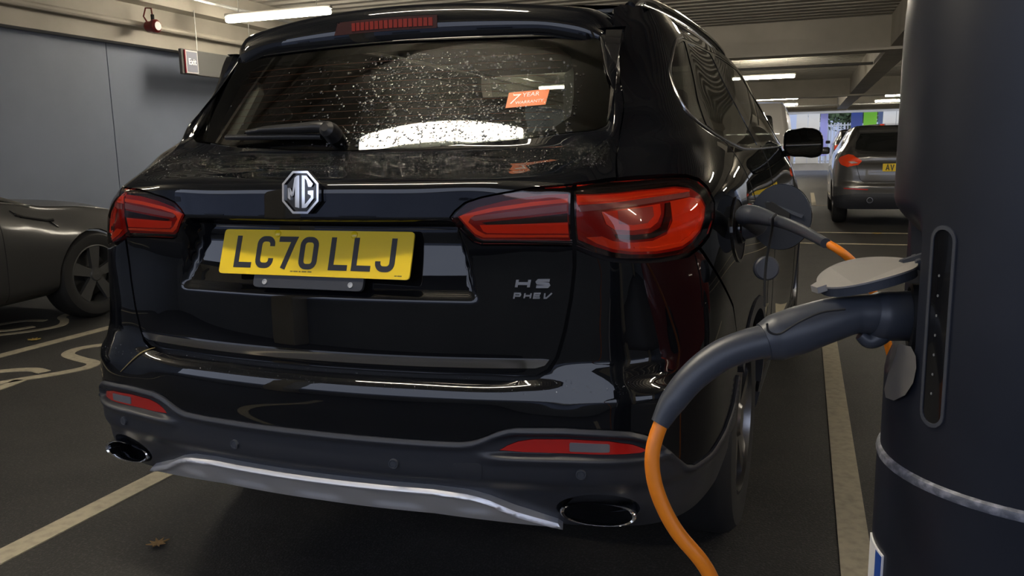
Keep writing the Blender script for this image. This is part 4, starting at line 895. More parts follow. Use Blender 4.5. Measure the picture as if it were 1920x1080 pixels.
blet([[(3*k_, -31*k_), (10*k_, -31*k_), (10*k_, 28*k_), (3*k_, 34*k_)], [(10*k_, 28*k_), (3*k_, 34*k_), (14*k_, 33*k_), (29*k_, 17*k_), (25*k_, 11*k_), (18*k_, 11*k_), (14*k_, 24*k_)], [(10*k_, -31*k_), (14*k_, -30*k_), (30*k_, -12*k_), (30*k_, 4*k_), (24*k_, 4*k_), (24*k_, -10*k_), (10*k_, -24*k_)], [(17*k_, -3*k_), (24*k_, -6*k_), (24*k_, 4*k_), (17*k_, 3*k_)]])
# ---- model lettering on the tailgate
def letters(items, s0, z0, h, w_, st, name, m):
    e = bpy.data.objects.new(name, None); link(e, gate); e.location = (0, 0, 0)
    for k, (paths, cx) in enumerate(items):
        b = MB()
        for path, cl in paths:
            v, f = stroke2d([(cx+p[0]*w_, p[1]*h) for p in path], st, cl)
            fn = lambda a, c_, hh: (lambda P, n: tuple(P[0]+n[0]*(hh+.0005)))(*body(np.array([s0+a+c_*.18]), np.array([z0+c_])))
            V, Fq = solid_from_flat([(p[0], p[1]) for p in v], f, fn, .004); b.add(V, Fq)
        b.build('letter', m, e, smooth=False)
LM = mat('lettering_chrome', (.72, .72, .76), .16, metal=1)
Hp = [([(-.5, -.5), (-.5, .5)], False), ([(.5, -.5), (.5, .5)], False), ([(-.5, 0), (.5, 0)], False)]
Sp = [([(.5, .42), (-.42, .42), (-.5, .25), (-.42, .06), (.42, -.06), (.5, -.25), (.42, -.42), (-.5, -.42)], False)]
Pp = [([(-.5, -.6), (-.5, .45), (.4, .45), (.5, .2), (.4, -.05), (-.5, -.05)], False)]
Ep = [([(.5, .45), (-.5, .45), (-.5, -.45), (.5, -.45)], False), ([(-.5, 0), (.4, 0)], False)]
Vp = [([(-.5, .5), (-.42, -.45), (-.1, -.45), (.65, .55)], False)]
letters([(Hp, -.024), (Sp, .020)], .5405, .9145, .0165, .027, .0062, 'model_letters', LM)
letters([(Pp, -.0345), (Hp, -.0115), (Ep, .0095), (Vp, .032)], .5385, .8875, .011, .0135, .0035, 'variant_letters', LM)
# ------------------------------------------------------------------ charge port and open flap of the SUV
PS, PZ = 1.36, .984
pp, pn = body(np.array([PS]), np.array([PZ])); pp, pn = pp[0].copy(), pn[0]
pp_car = pp.copy(); pp[0] += shear_x(pp[1])      # where the port ends up once the car stands askew
def disc_patch(name, r, m, off, parent, thick=.004, r0=None, n=36):
    o_ = [(PS+r*math.cos(t)*1.0, PZ+r*math.sin(t)) for t in np.linspace(0, 2*math.pi, n, endpoint=False)]
    h_ = [] if r0 is None else [[(PS+r0*math.cos(t), PZ+r0*math.sin(t)) for t in np.linspace(0, 2*math.pi, n, endpoint=False)]]
    return patch(name, o_, m, body, parent, holes=h_, step=(.02, .02), off=off, thick=thick)
port = disc_patch('charge_port', .086, BLACK, .0015, suv)
disc_patch('port_rim', .088, GLOSSBLACK, .004, port, r0=.080)
b = MB().lathe([(.038, -.01), (.038, .012), (.034, .016), (.030, .012), (.030, -.01)], n=28); R3p = Vector(pn).to_track_quat('Z', 'Y').to_matrix(); b.v = [tuple(R3p @ Vector(p)+Vector(pp_car)) for p in b.v]; b.build('socket', GLOSSBLACK, port)
FLAPM = mat('flap_inside', (.012, .015, .024), .5)
fl = empty('charge_flap', (0, 0, 0)); fl.parent = suv; fl.location = (0, -2.1, 0)
fc = np.array([1.031-shear_x(.6), .600, 1.008]); fn_ = np.array([-.10, -.99, .05]); fn_ /= np.linalg.norm(fn_); fu = np.array([0, .05, 1.]); fu -= fn_*np.dot(fu, fn_); fu /= np.linalg.norm(fu); fx = np.cross(fu, -fn_)
def flap_pt(a, b_, h): return tuple(fc+fx*a+fu*b_+fn_*h)
circ = lambda r, n=44, kx=1.0: [(r*kx*math.cos(2*math.pi*k/n), r*math.sin(2*math.pi*k/n)) for k in range(n)]
V, Fq = solid_from_flat(circ(.090, kx=.90), [list(range(44))], flap_pt, .008); MB().add(V, Fq).build('lid', FLAPM, fl, smooth=False)
V, Fq = solid_from_flat(circ(.0915, kx=.90), [list(range(44))], lambda a, b_, h: flap_pt(a, b_, h-.006), .006); MB().add(V, Fq).build('outer_skin', PAINT, fl, smooth=False)
def slab(name, pts, h0, h1, m, parent):
    V, Fq = solid_from_flat(pts, [list(range(len(pts)))], lambda a, b_, h: flap_pt(a, b_, h0+h), h1-h0); return MB().add(V, Fq).build(name, m, parent, smooth=False)
slab('hinge_arm', [(-.062, .006), (.036, .044), (.040, .036), (-.058, -.002)], .008, .016, GRIP, fl)
slab('latch_block', [(-.028, -.016), (.030, .000), (.040, .040), (.022, .042), (-.026, .012)], .008, .022, BLACK, fl)
slab('hook', [(.036, -.004), (.062, .004), (.064, .022), (.040, .018)], .008, .020, GRIP, fl)

# ------------------------------------------------------------------ charging post
CC = np.array([1.341, -.806]); CRAD = .16
post = empty('charging_post', (CC[0], CC[1], 0)); tag(post, 'dark navy cylindrical charging post with rounded top in the right foreground', 'charger')
def radius(z):
    z = np.asarray(z, float)
    dome = np.where(z > 1.285, CRAD*np.sqrt(np.clip(1-((z-1.285)/.30)**2.3, 0, 1)), CRAD)
    low = np.where(z < .862, .003, 0)
    return dome+low
def post_ev(a, z):
    "a = arc length round the post measured from the -X side, z = height"
    a = np.asarray(a, float); z = np.asarray(z, float); ph = math.pi+a/CRAD; e = .002
    notch = .040*sm(-np.abs(a+.005), -.085, -.055)*sm(z, .945+.35*np.abs(a), .985+.35*np.abs(a))*(1-sm(z, 1.085, 1.145))
    r = radius(z)-notch
    def pt(a_, z_):
        p_ = math.pi+a_/CRAD; nt_ = .040*sm(-np.abs(a_+.005), -.085, -.055)*sm(z_, .945+.35*np.abs(a_), .985+.35*np.abs(a_))*(1-sm(z_, 1.085, 1.145)); r_ = radius(z_)-nt_
        return np.stack([CC[0]+r_*np.cos(p_), CC[1]+r_*np.sin(p_), z_+0*a_], -1)
    P = pt(a, z); da = pt(a+e, z)-pt(a-e, z); dz = pt(a, z+e)-pt(a, z-e); n = np.cross(da, dz); l = np.linalg.norm(n, axis=-1, keepdims=True); n = n/np.maximum(l, 1e-12)
    return P, n
HALF = math.pi*CRAD
up = patch('upper_housing', [(-HALF, .866), (HALF, .866), (HALF, 1.56), (-HALF, 1.56)], CHARGER, post_ev, post, step=(.010, .008), thick=.004)
patch('lower_housing', [(-HALF, .0), (HALF, .0), (HALF, .858), (-HALF, .858)], CHARGER, post_ev, post, step=(.02, .05), thick=.004)
MB().lathe([(.158, .855), (.1635, .8565), (.1645, .860), (.1632, .8645), (.158, .868)], (CC[0], CC[1], 0), 'z', 64).build('seam_ring', mat('seam_scuffed', (.10, .105, .125), .5, noise=(90, (.28, .28, .32), .45, .7), bump=(150, .4, .002)), post)
MB().lathe([(0, 1.575), (.04, 1.573), (.062, 1.56), (.055, 1.552), (0, 1.552)], (CC[0], CC[1], 0), 'z', 32).build('top_cap', CHARGER, post)
MB().lathe([(.19, 0), (.19, .012), (.17, .02), (.15, .02)], (CC[0], CC[1], 0), 'z', 48).build('base_flange', BLACK, post)
# vertical status slot
def slot_pts(a0, z0, z1, hw, n=10):
    return [(a0+hw*math.cos(t), z1-hw+hw*math.sin(t)) for t in np.linspace(0, math.pi, n)]+[(a0+hw*math.cos(t), z0+hw+hw*math.sin(t)) for t in np.linspace(math.pi, 2*math.pi, n)]
SA = None
def post_arc(u, v):
    "arc position on the post under a place of the photograph"
    d = (u-960)/F_PX*RIGHT+(v-540)/F_PX*DOWN+FWD; o = CAM[:2]-CC; A = d[0]**2+d[1]**2; B = o[0]*d[0]+o[1]*d[1]; Cq = o@o-CRAD**2; disc = B*B-A*Cq; t = (-B-math.sqrt(max(disc, 0)))/A; P = CAM+t*d
    ph = math.atan2(P[1]-CC[1], P[0]-CC[0]); a = ((ph-math.pi+math.pi) % (2*math.pi))-math.pi; return a*CRAD, P[2]
a0, z1s = post_arc(1768, 430); a1, z0s = post_arc(1745, 793)
aw = abs(post_arc(1778, 600)[0]-post_arc(1742, 600)[0])/2; am = (post_arc(1778, 600)[0]+post_arc(1742, 600)[0])/2
rim_o = slot_pts(am, z0s-.004, z1s+.004, aw+.003); rim_i = slot_pts(am, z0s, z1s, aw)
patch('slot_rim', rim_o, mat('slot_rim', (.05, .053, .062), .45), post_ev, post, holes=[rim_i], step=(.01, .02), off=.0015, thick=.003)
sl = patch('status_slot', rim_i, GLOSSBLACK, post_ev, post, step=(.01, .02), off=.0004, thick=.002)
for k in range(7):
    zz = z1s-.045-k*(z1s-z0s-.075)/6; dd = [(am-.002+.0010*math.cos(t), zz+.0014*math.sin(t)) for t in np.linspace(0, 2*math.pi, 10, endpoint=False)]
    patch('indicator', dd, mat('indicator_pale', (.16, .16, .155), .4), post_ev, sl, step=(.01, .01), off=.0008, thick=.0005)
# white and blue label low on the left flank
la = post_arc(1652, 1000)[0]-.004
lab = patch('label', [(-.052+la+.02, .50), (la+.024, .50), (la+.024, .755), (-.052+la+.02, .755)], mat('label_white', (.75, .75, .76), .4), post_ev, post, step=(.01, .05), off=.002, thick=.002)
patch('label_band', [(la+.006, .50), (la+.0225, .50), (la+.0225, .753), (la+.006, .753)], mat('label_blue', (.02, .07, .32), .4), post_ev, lab, step=(.01, .05), off=.0026, thick=.0005)
# socket and its open lid, brushed metal tongue below
pz = 1.013; sc = np.array([1.226, -.800, pz])
MB().lathe([(0, .0), (.037, .0), (.037, -.022), (.033, -.024), (.030, -.018), (0, -.018)], sc, 'x', 32).build('socket', BLACK, post)
hin = at(1722, 486, .89); tipL = at(1527, 540, .885); ax1 = tipL-hin; Ld = np.linalg.norm(ax1); ax1 /= Ld; ax2 = np.array([.10, .97, .16]); ax2 -= ax1*np.dot(ax1, ax2); ax2 /= np.linalg.norm(ax2); ax3 = np.cross(ax1, ax2)
if ax3[2] < 0: ax3 = -ax3
lidp = []; n = 48
for k in range(n):
    t = 2*math.pi*k/n; ct, st = math.cos(t), math.sin(t); lidp.append((Ld*.50-Ld*.44*ct, .046*st))
lidp = [(a, b_) for a, b_ in lidp]
def lid_pt(a, b_, h): return tuple(hin+ax1*a+ax2*b_+ax3*(h+.006*math.sin(math.pi*np.clip(a/Ld, 0, 1))))
LIDM = mat('socket_lid', (.24, .225, .21), .5, bump=(900, .15, .0003))
V, Fq = solid_from_flat(lidp, [list(range(n))], lambda a, b_, h: lid_pt(a, b_, h-.002), .002); lo_ = MB().add(V, Fq).build('lid', LIDM, post, smooth=False)
V, Fq = solid_from_flat([(Ld*.5+(a-Ld*.5)*.97, b_*.97) for a, b_ in lidp], [list(range(n))], lambda a, b_, h: lid_pt(a, b_, h-.012), .010); MB().add(V, Fq).build('lid_underside', GRIP, lo_, smooth=False)
tab = [(Ld*.92, -.010), (Ld*1.0, -.007), (Ld*1.01, .006), (Ld*.92, .010)]
V, Fq = solid_from_flat(tab, [[0, 1, 2, 3]], lambda a, b_, h: lid_pt(a, b_, h-.005), .007); MB().add(V, Fq).build('thumb_tab', LIDM, lo_, smooth=False)
MB().tube([hin+np.array((.0, -.02, -.004)), hin+np.array((.0, .03, -.004))], .006, 10).build('hinge_pin', GRIP, lo_)
MB().tube([hin+np.array((.012, .0, -.012)), hin-ax1*.004, hin+ax1*.02], [.006, .007, .005], 8).build('hinge_knuckle', GRIP, lo_)
tg = [(1687, 645), (1681, 668), (1668, 700), (1660, 730), (1663, 746), (1676, 751), (1697, 741), (1712, 718), (1718, 690), (1717, 668), (1708, 650)]
def tong_d(u, v_):
    d = (u-960)/F_PX*RIGHT+(v_-540)/F_PX*DOWN+FWD; o_ = CAM[:2]-CC; A = d[0]**2+d[1]**2; B = o_[0]*d[0]+o_[1]*d[1]; Cq = o_@o_-(CRAD+.004)**2; disc = B*B-A*Cq
    return min(.888, (-B-math.sqrt(disc))/A-.003) if disc > 0 else .886
tv = [at(u, v_, tong_d(u, v_)+.006*math.sin((v_-640)/110*math.pi)) for u, v_ in tg]; nrm = -FWD
c_t = at(1690, 703, tong_d(1690, 703)+.004); k = len(tv); vv = [p for p in tv]+[p-nrm*.003 for p in tv]+[c_t, c_t-nrm*.003]
MB().add(vv, [(i, (i+1) % k, 2*k) for i in range(k)]+[(k+(i+1) % k, k+i, 2*k+1) for i in range(k)]+[(i, k+i, k+(i+1) % k, (i+1) % k) for i in range(k)]).build('metal_tongue', mat('brushed_tongue', (.50, .48, .46), .42, metal=.9, bump=(80, .1, .001)), post)
MB().rbox(at(1712, 655, .90), (.012, .02, .014), .002).build('latch', BLACK, post)

# ------------------------------------------------------------------ orange charging cable with a connector at either end
cab_ = empty('charging_cable', (1.0, -.9, 0)); tag(cab_, 'orange charging cable with grey plugs joining the post and the black car', 'cable')
D0 = .89
def px(pts): return np.array([at(u, v_, d) for u, v_, d in pts])
def rad(pxs, d): return pxs*d/F_PX
hd = smooth_path(px([(1726, 592, .892), (1690, 592, .89), (1655, 592, .89), (1632, 590, .889)]), 14)
MB().tube(hd, [rad(q, D0) for q in np.interp(np.linspace(0, 1, len(hd)), [0, .55, .8, 1], [47, 47, 46, 38])], 26).build('plug_head', GRIP, cab_)
hp = smooth_path(px([(1640, 589, .889), (1600, 590, .888), (1560, 599, .887), (1510, 615, .886), (1465, 630, .886), (1432, 641, .886)]), 30)
handle = MB().tube(hp, [rad(q, D0) for q in np.interp(np.linspace(0, 1, len(hp)), [0, .18, .4, .65, .86, 1], [38, 36, 41, 45, 44, 35])], 26).build('handle', GRIP, cab_)
sea = smooth_path([at(u, v_, .852) for u, v_ in ((1585, 580), (1540, 586), (1495, 606), (1462, 626), (1442, 622), (1438, 606))], 24)
MB().tube(sea, .0012, 6).build('handle_seam', BLACK, handle)
lt = smooth_path(px([(1660, 620, .889), (1645, 634, .889), (1628, 640, .889), (1612, 628, .889)]), 12); MB().tube(lt, [rad(q, D0) for q in np.linspace(20, 10, len(lt))], 14).build('latch_guard', GRIP, handle)
bp_ = smooth_path(px([(1440, 639, .886), (1400, 648, .886), (1350, 668, .886), (1300, 706, .886), (1262, 752, .886), (1237, 795, .886)]), 40)
MB().tube(bp_, [rad(q, D0) for q in np.interp(np.linspace(0, 1, len(bp_)), [0, .1, .5, .8, 1], [33, 31, 29, 25, 17.5])], 24).build('strain_relief', GRIP, cab_)
cp = smooth_path(np.vstack([px([(1243, 785, .886), (1228, 825, .886), (1222, 870, .886), (1234, 930, .886), (1270, 1000, .886), (1318, 1055, .886)]), [(1.02, -.915, .70), (1.08, -.87, .50), (1.125, -.82, .28), (1.15, -.72, .10), (1.19, -.62, .025), (1.30, -.55, .012), (1.43, -.50, .012), (1.50, -.36, .012), (1.47, -.15, .012), (1.38, .05, .03), (1.325, .13, .15), (1.305, .15, .38), (1.296, .14, .58)], px([(1676, 700, 1.78), (1668, 660, 1.75), (1652, 590, 1.70), (1632, 535, 1.65), (1608, 500, 1.61), (1578, 472, 1.60), (1548, 455, 1.62), (1535, 449, 1.64)])]), 220)
for _ in range(10): cp[1:-1] = .5*cp[1:-1]+.25*(cp[:-2]+cp[2:])
MB().tube(cp, .0083, 16).build('orange_cord', ORANGE, cab_)
q1 = smooth_path(np.vstack([[pp+pn*.012], [pp+pn*.05+np.array((0, -.01, .012))], px([(1398, 404, 2.03), (1420, 404, 1.98), (1445, 411, 1.92), (1452, 413, 1.90)])]), 30)
MB().tube(q1, np.interp(np.linspace(0, 1, len(q1)), [0, .3, .55, .8, 1], [.029, .027, .024, .017, .0150]), 20).build('car_plug', GRIP, cab_)
q2 = smooth_path(px([(1450, 412.5, 1.905), (1475, 420, 1.84), (1510, 435, 1.72), (1548, 456, 1.61)]), 24)
MB().tube(q2, np.interp(np.linspace(0, 1, len(q2)), [0, .5, 1], [.0145, .0128, .0102]), 18).build('car_strain_relief', GRIP, cab_)
# dust cap on its strap
st = smooth_path(px([(1455, 402, 1.86), (1449, 410, 1.86), (1448, 428, 1.90), (1443, 455, 1.93), (1437, 490, 1.95), (1434, 530, 1.96), (1434, 575, 1.96)]), 40)
MB().tube(st, .0032, 8).build('cap_strap', BLACK, cab_)
cc_ = at(1437, 503, 1.99); R3c = Vector((.25, -.95, .1)).normalized().to_track_quat('Z', 'Y').to_matrix(); b = MB().lathe([(0, .010), (.026, .010), (.030, .006), (.030, -.014), (.026, -.018), (0, -.018)], n=28); b.v = [tuple(R3c @ Vector(p)+Vector(cc_)) for p in b.v]; b.build('dust_cap', GRIP, cab_)
# ------------------------------------------------------------------ other cars
def hatch(name, loc, k, paint, label, lamp, plate=None, dark=False):
    "hatchback seen from behind, its own panels cut from a scaled shell"
    e = empty(name, loc); tag(e, label, 'car'); k = np.array(k); L = np.array(loc)
    def ev(s, z):
        P, n = body(s, z); n = n/k; n = n/np.linalg.norm(n, axis=-1, keepdims=True); return P*k+L, n
    m_ = lambda q, sg: [(sg*a, b) for a, b in q]
    win = mirror([(0, 1.195), (.30, 1.20), (.54, 1.215), (.645, 1.25), (.64, 1.36), (.61, 1.46), (.56, 1.50), (0, 1.505)])
    LW = [(1.30, 1.36), (1.42, 1.29), (1.8, 1.215), (2.6, 1.205), (3.7, 1.21), (3.45, 1.42), (3.22, 1.53), (2.6, 1.565), (1.9, 1.545), (1.5, 1.50)]
    shell_ = [(0, .44), (.9, .42), (1.25, .42)]+arch(SR, .385, 150, 30)+[(2.03, .42), (2.06, .30), (3.99, .30), (4.03, .42)]+arch(SF, .385, 150, 30)+[(4.8, .40), (5.915, .40), (5.915, 1.02), (4.4, 1.06), (4.02, 1.14), (3.6, 1.43), (3.35, 1.605), (.9, 1.605), (.5, 1.60), (0, 1.60)]
    bd_ = patch('body', mirror(shell_), paint, ev, e, holes=[win, LW, m_(LW, -1)], step=(.05, .022), thick=.01)
    patch('lower_bumper', mirror([(0, .30), (.7, .29), (1.2, .33), (1.26, .47), (.95, .50), (.6, .545), (0, .545)]), PLASTIC, ev, e, step=(.05, .03), off=.006, thick=.02)
    patch('rear_window', win, mat('far_glass', (.010, .011, .011), .06, coat=1), ev, e, step=(.05, .03), off=-.004, thick=.004)
    patch('shut_line', mirror([(0, .715), (.50, .715), (.57, .76), (.62, .95), (.66, 1.10), (.652, 1.10), (.612, .95), (.562, .765), (.495, .722), (0, .722)]), BLACK, ev, e, step=(.04, .02), off=.001, thick=.002)
    for sg in (1, -1):
        patch('side_window', m_(LW, sg), mat('far_glass', (.010, .011, .011), .06, coat=1), ev, e, step=(.08, .04), off=-.004, thick=.004)
        tl_ = patch('tail_lamp', m_(lamp, sg), RED, ev, e, step=(.04, .02), off=.006, thick=.008)
        patch('pale_insert', m_([(.60, 1.03), (.66, 1.055), (.78, 1.05), (.70, 1.02)], sg), mat('far_lamp_clear', (.55, .45, .45), .2), ev, tl_, step=(.04, .02), off=.009, thick=.003)
        patch('bumper_reflector', m_([(.45, .60), (.80, .615), (.80, .632), (.45, .617)], sg), REFLECTOR, ev, e, step=(.06, .03), off=.006, thick=.005)
        b = MB().lathe([(.032, .06), (.040, .0), (.042, -.03), (.036, -.03), (.034, .06)], S(np.array([.42]), np.array([.44]))[0]*k*np.array([sg, 1, 1])+L, 'y', 20); b.build('exhaust_tip', CHROME, e)
        P0 = np.array((.94*sg, 2.2, 1.2))*k+L; mo_ = MB().rbox(tuple(P0+np.array((sg*.09, 0, .02))), (.17, .12, .12), .035).build('door_mirror', paint, e)
    rv = [(x*k[0]+L[0], y*k[1]+L[1], (1.622+.03*(1-(x/.62)**2))*k[2]+L[2]) for y in np.linspace(.42, 2.5, 10) for x in np.linspace(-.62, .62, 13)]
    obj('roof', rv, [(j*13+i, j*13+i+1, (j+1)*13+i+1, (j+1)*13+i) for j in range(9) for i in range(12)], paint, e)
    # lip spoiler over the window
    xs = np.linspace(-.58, .58, 25); V = []
    for x in xs:
        yl = .28+.2*x*x; ring = [(yl, 1.515), (yl-.01, 1.55), (yl+.02, 1.59), (yl+.25, 1.625), (yl+.20, 1.50)]; V += [(x*k[0]+L[0], y*k[1]+L[1], z*k[2]+L[2]) for y, z in ring]
    f = [(i*5+j, i*5+(j+1) % 5, (i+1)*5+(j+1) % 5, (i+1)*5+j) for i in range(24) for j in range(5)]+[[4, 3, 2, 1, 0], [24*5+j for j in range(5)]]
    sharp(obj('spoiler', V, f, paint, e), 50)
    for y in (.78, 3.50):
        for sg in (1, -1): wheel(e, tuple(np.array((sg*.80, y, 0))*k+L+np.array((0, 0, .32))), sg, r=.32, wdt=.215, rim=.22, spokes=7, full=False)
    MB().rbox(tuple(np.array((0, 2.1, .42))*k+L), (1.3, 3.4, .22), .05).build('underbody', BLACK, e)
    pe = bpy.data.objects.new('number_plate', None); link(pe, e); c0 = np.array((0, -.185, .955))*k+L
    fp = lambda a, b_, h: (c0[0]+a, c0[1]-h, c0[2]+b_)
    V, Fq = solid_from_flat(rrect(.26, .0555, .01), [list(range(20))], fp, .006); MB().add(V, Fq).build('plate', YELLOW, pe, smooth=False)
    if plate:
        for i_, ch_ in enumerate(plate):
            pth = {'A': [[(-.020, -.040), (0, .040), (.020, -.040)], [(-.012, -.014), (.012, -.014)]], 'V': [[(-.020, .040), (0, -.040), (.020, .040)]]}[ch_]; b = MB()
            for q_ in pth:
                v, f = stroke2d(q_, .014); V, Fq = solid_from_flat([(p[0]-.194+i_*.061, p[1]) for p in v], f, lambda a, b_, h: fp(a, b_, h+.006), .001); b.add(V, Fq)
            b.build('character', INK, pe, smooth=False)
    return e
FLAMP = [(.60, 1.00), (.55, 1.06), (.60, 1.10), (.70, 1.15), (.86, 1.165), (1.05, 1.12), (1.08, 1.08), (.95, 1.00), (.78, .965)]
GREYP = mat('gunmetal_paint', (.095, .092, .088), .30, metal=.5, coat=1, coat_rough=.03)
fo = hatch('grey_hatchback', (2.41, 11.35, 0), (.975, .95, .915), GREYP, 'dark grey hatchback with red tail lamps parked beyond the charging post', FLAMP, 'AV')
hatch('dark_suv', (2.95, 31.0, 0), (1.0, 1.0, 1.10), mat('far_black_paint', (.010, .010, .012), .3, coat=1), 'black car parked farther along, just left of the grey hatchback', [(.70, .95), (.66, 1.05), (.75, 1.12), (1.0, 1.1), (1.0, .95)])

# white van behind the SUV
def van():
    L = np.array((-.10, 13.2, 0)); e = empty('white_van', tuple(L)); tag(e, 'white van with a dark rear window, partly hidden behind the black car', 'van')
    VW = mat('van_white', (.58, .55, .50), .35, coat=.6)
    hw, ln, h = .95, 4.7, 1.97
    def ev(s, z):
        "rounded box in plan, s runs from the rear centre round the corner to the front"
        s = np.asarray(s, float); z = np.asarray(z, float); sg = np.where(s < 0, -1., 1.); a = np.abs(s); r = .13
        tum = .11*np.clip((z-1.0)/.9, 0, 1)**1.5; lean = .10*np.clip((z-1.0)/.9, 0, 1)**1.4; top = np.sqrt(np.clip(1-(np.clip(z-1.80, 0, .17)/.17)**2, 0, 1)); tt = (1-top)*.16
        l1 = hw-r; q = r*math.pi/2; t = np.clip((a-l1)/q, 0, 1)*math.pi/2
        x = np.where(a < l1, a, l1+r*np.sin(t)); y = np.where(a < l1+q, r-r*np.cos(t), r+(a-l1-q)); y = np.where(a < l1, 0, y); x = np.where(a > l1+q, hw, x)
        k_ = x/hw; P = np.stack([sg*(x-(tum+tt)*k_), y+(lean+tt)*np.clip(1-y/1.0, 0, 1), z], -1)+L
        nx = np.where(a < l1, 0, np.where(a > l1+q, 1, np.sin(t))); ny = -np.where(a < l1, 1, np.where(a > l1+q, 0, np.cos(t))); nzv = np.clip((z-1.0)/.9, 0, 1)*.22+(1-top)*.9
        n = np.stack([sg*nx, ny, nzv], -1); return P, n/np.linalg.norm(n, axis=-1, keepdims=True)
    W1 = rounded([(.06, 1.12), (.70, 1.12), (.68, 1.74), (.06, 1.74)], .06)
    patch('body', mirror([(0, .50), (1.25, .48), (1.30, .70), (1.45, .80), (1.75, .80), (1.95, .6), (2.0, .35), (4.2, .35), (5.2, .35), (5.2, 1.1), (4.9, 1.15), (4.3, 1.95), (0, 1.95)]), VW, ev, e, holes=[W1, [(-a, b) for a, b in W1]], step=(.06, .03), thick=.02)
    for sg in (1, -1):
        patch('rear_window', [(sg*a, b) for a, b in W1], mat('far_glass', (.010, .011, .011), .06, coat=1), ev, e, step=(.08, .05), off=-.006, thick=.004)
        patch('tail_lamp', [(sg*a, b) for a, b in [(.80, .80), (.96, .80), (.97, 1.22), (.84, 1.22)]], RED, ev, e, step=(.05, .05), off=.008, thick=.01)
        for y in (.62, 3.6): wheel(e, (L[0]+sg*.80, L[1]+y, .33), sg, r=.33, rim=.2, spokes=6, full=False)
    patch('bumper', mirror([(0, .38), (1.2, .36), (1.2, .58), (0, .60)]), PLASTIC, ev, e, step=(.06, .05), off=.03, thick=.04)
    rv = [(L[0]+x*.80, L[1]+.25+y*4.2, 1.955+.03*(1-x*x)) for y in np.linspace(0, 1, 8) for x in np.linspace(-1, 1, 11)]
    obj('roof', rv, [(j*11+i, j*11+i+1, (j+1)*11+i+1, (j+1)*11+i) for j in range(7) for i in range(10)], VW, e)
    MB().rbox((L[0], L[1]+2.4, .5), (1.5, 4.0, .3), .05).build('underbody', BLACK, e)
van()

# dark saloon in the next bay
def loft_ev(L, st, half):
    "long-section car: st rows = (y, z_low, w, z_belt, w_belt, z_roof, w_roof)"
    A = np.array(st); ys_ = A[:, 0]
    def pt(y, t):
        c = [cspline(ys_, A[:, i], y) if i in (2, 4) else pchip(ys_, A[:, i], y) for i in range(1, 7)]
        zl, w_, zb, wb_, zr, wr = c
        X_ = np.stack([w_*.80, w_*.965, w_, w_*.995, wb_, (wb_+wr)/2+.015, wr, wr*.72, wr*.35, wr*0], -1)
        Z_ = np.stack([zl, zl+.07, zl+.22, zb-.20, zb, (zb+zr)/2-.0, zr-.035, zr+.004, zr+.016, zr+.02], -1)
        tk = np.array([0, .07, .2, .38, .52, .64, .76, .86, .94, 1.0]); out = []
        i = np.clip(np.searchsorted(tk, t)-1, 0, 8); f_ = (t-tk[i])/(tk[i+1]-tk[i]); r = np.arange(len(y))
        def cr(Q):
            p1 = Q[r, i]; p2 = Q[r, i+1]; p0 = Q[r, np.maximum(i-1, 0)]; p3 = Q[r, np.minimum(i+2, 9)]
            return .5*((2*p1)+(-p0+p2)*f_+(2*p0-5*p1+4*p2-p3)*f_**2+(-p0+3*p1-3*p2+p3)*f_**3)
        return np.stack([cr(X_), y, cr(Z_)], -1)
    def ev(y, t):
        y = np.asarray(y, float); t = np.asarray(t, float); sg = np.where(t < 0, -1., 1.); a = np.clip(np.abs(t), 0, 1); e = .004
        P = pt(y, a); d1 = pt(np.clip(y+e, ys_[0], ys_[-1]), a)-pt(np.clip(y-e, ys_[0], ys_[-1]), a); d2 = pt(y, np.clip(a+e, 0, 1))-pt(y, np.clip(a-e, 0, 1)); n = np.cross(d1, d2); n = n/np.maximum(1e-9, np.linalg.norm(n, axis=-1, keepdims=True))
        P = P.copy(); P[:, 0] *= sg; n[:, 0] *= sg; return P+np.array(L), n
    return ev
def saloon(name, L, paint, label, st, flip=False, glass=True):
    e = empty(name, L); tag(e, label, 'car'); ev = loft_ev(L, st, 1); y0, y1 = st[0][0], st[-1][0]
    wy = (st[0][0]+1.04, st[0][0]+3.93)
    def tarch(yc):
        q = []
        for a in np.linspace(180, 0, 20):
            yy = yc+.352*math.cos(math.radians(a)); zz = .335+.352*math.sin(math.radians(a))
            ts = np.linspace(0, .5, 160); P, _ = ev(np.full(160, yy), ts); k_ = np.argmin(np.abs(P[:, 2]-zz)); q.append((yy, ts[k_]))
        return q
    SWN = [(y0+1.35, .545), (y0+2.3, .535), (y0+3.35, .545), (y0+3.05, .63), (y0+2.55, .725), (y0+2.0, .735), (y0+1.45, .70), (y0+1.05, .60)]
    for sg in (1, -1):
        out = [(y0+.02, .02), (wy[0]-.353, .02)]+tarch(wy[0])+[(wy[0]+.353, .02), (wy[1]-.353, .02)]+tarch(wy[1])+[(wy[1]+.353, .02), (y1-.02, .02), (y1-.02, .999), (y0+.02, .999)]
        patch('body_side', [(a, sg*b) for a, b in out], paint, ev, e, holes=[[(a, sg*b) for a, b in SWN]], step=(.04, .02), thick=.015)
        patch('side_window', [(a, sg*b) for a, b in SWN], mat('far_glass', (.010, .011, .011), .06, coat=1), ev, e, step=(.06, .03), off=-.003, thick=.004)
        Q = np.array(SWN[:3]); A_, n_ = ev(np.linspace(y0+1.0, y0+3.45, 40), np.full(40, sg*.538)); MB().tube(A_+n_*.002, .008, 8).build('window_trim', CHROME, e)
    return e, ev, wy
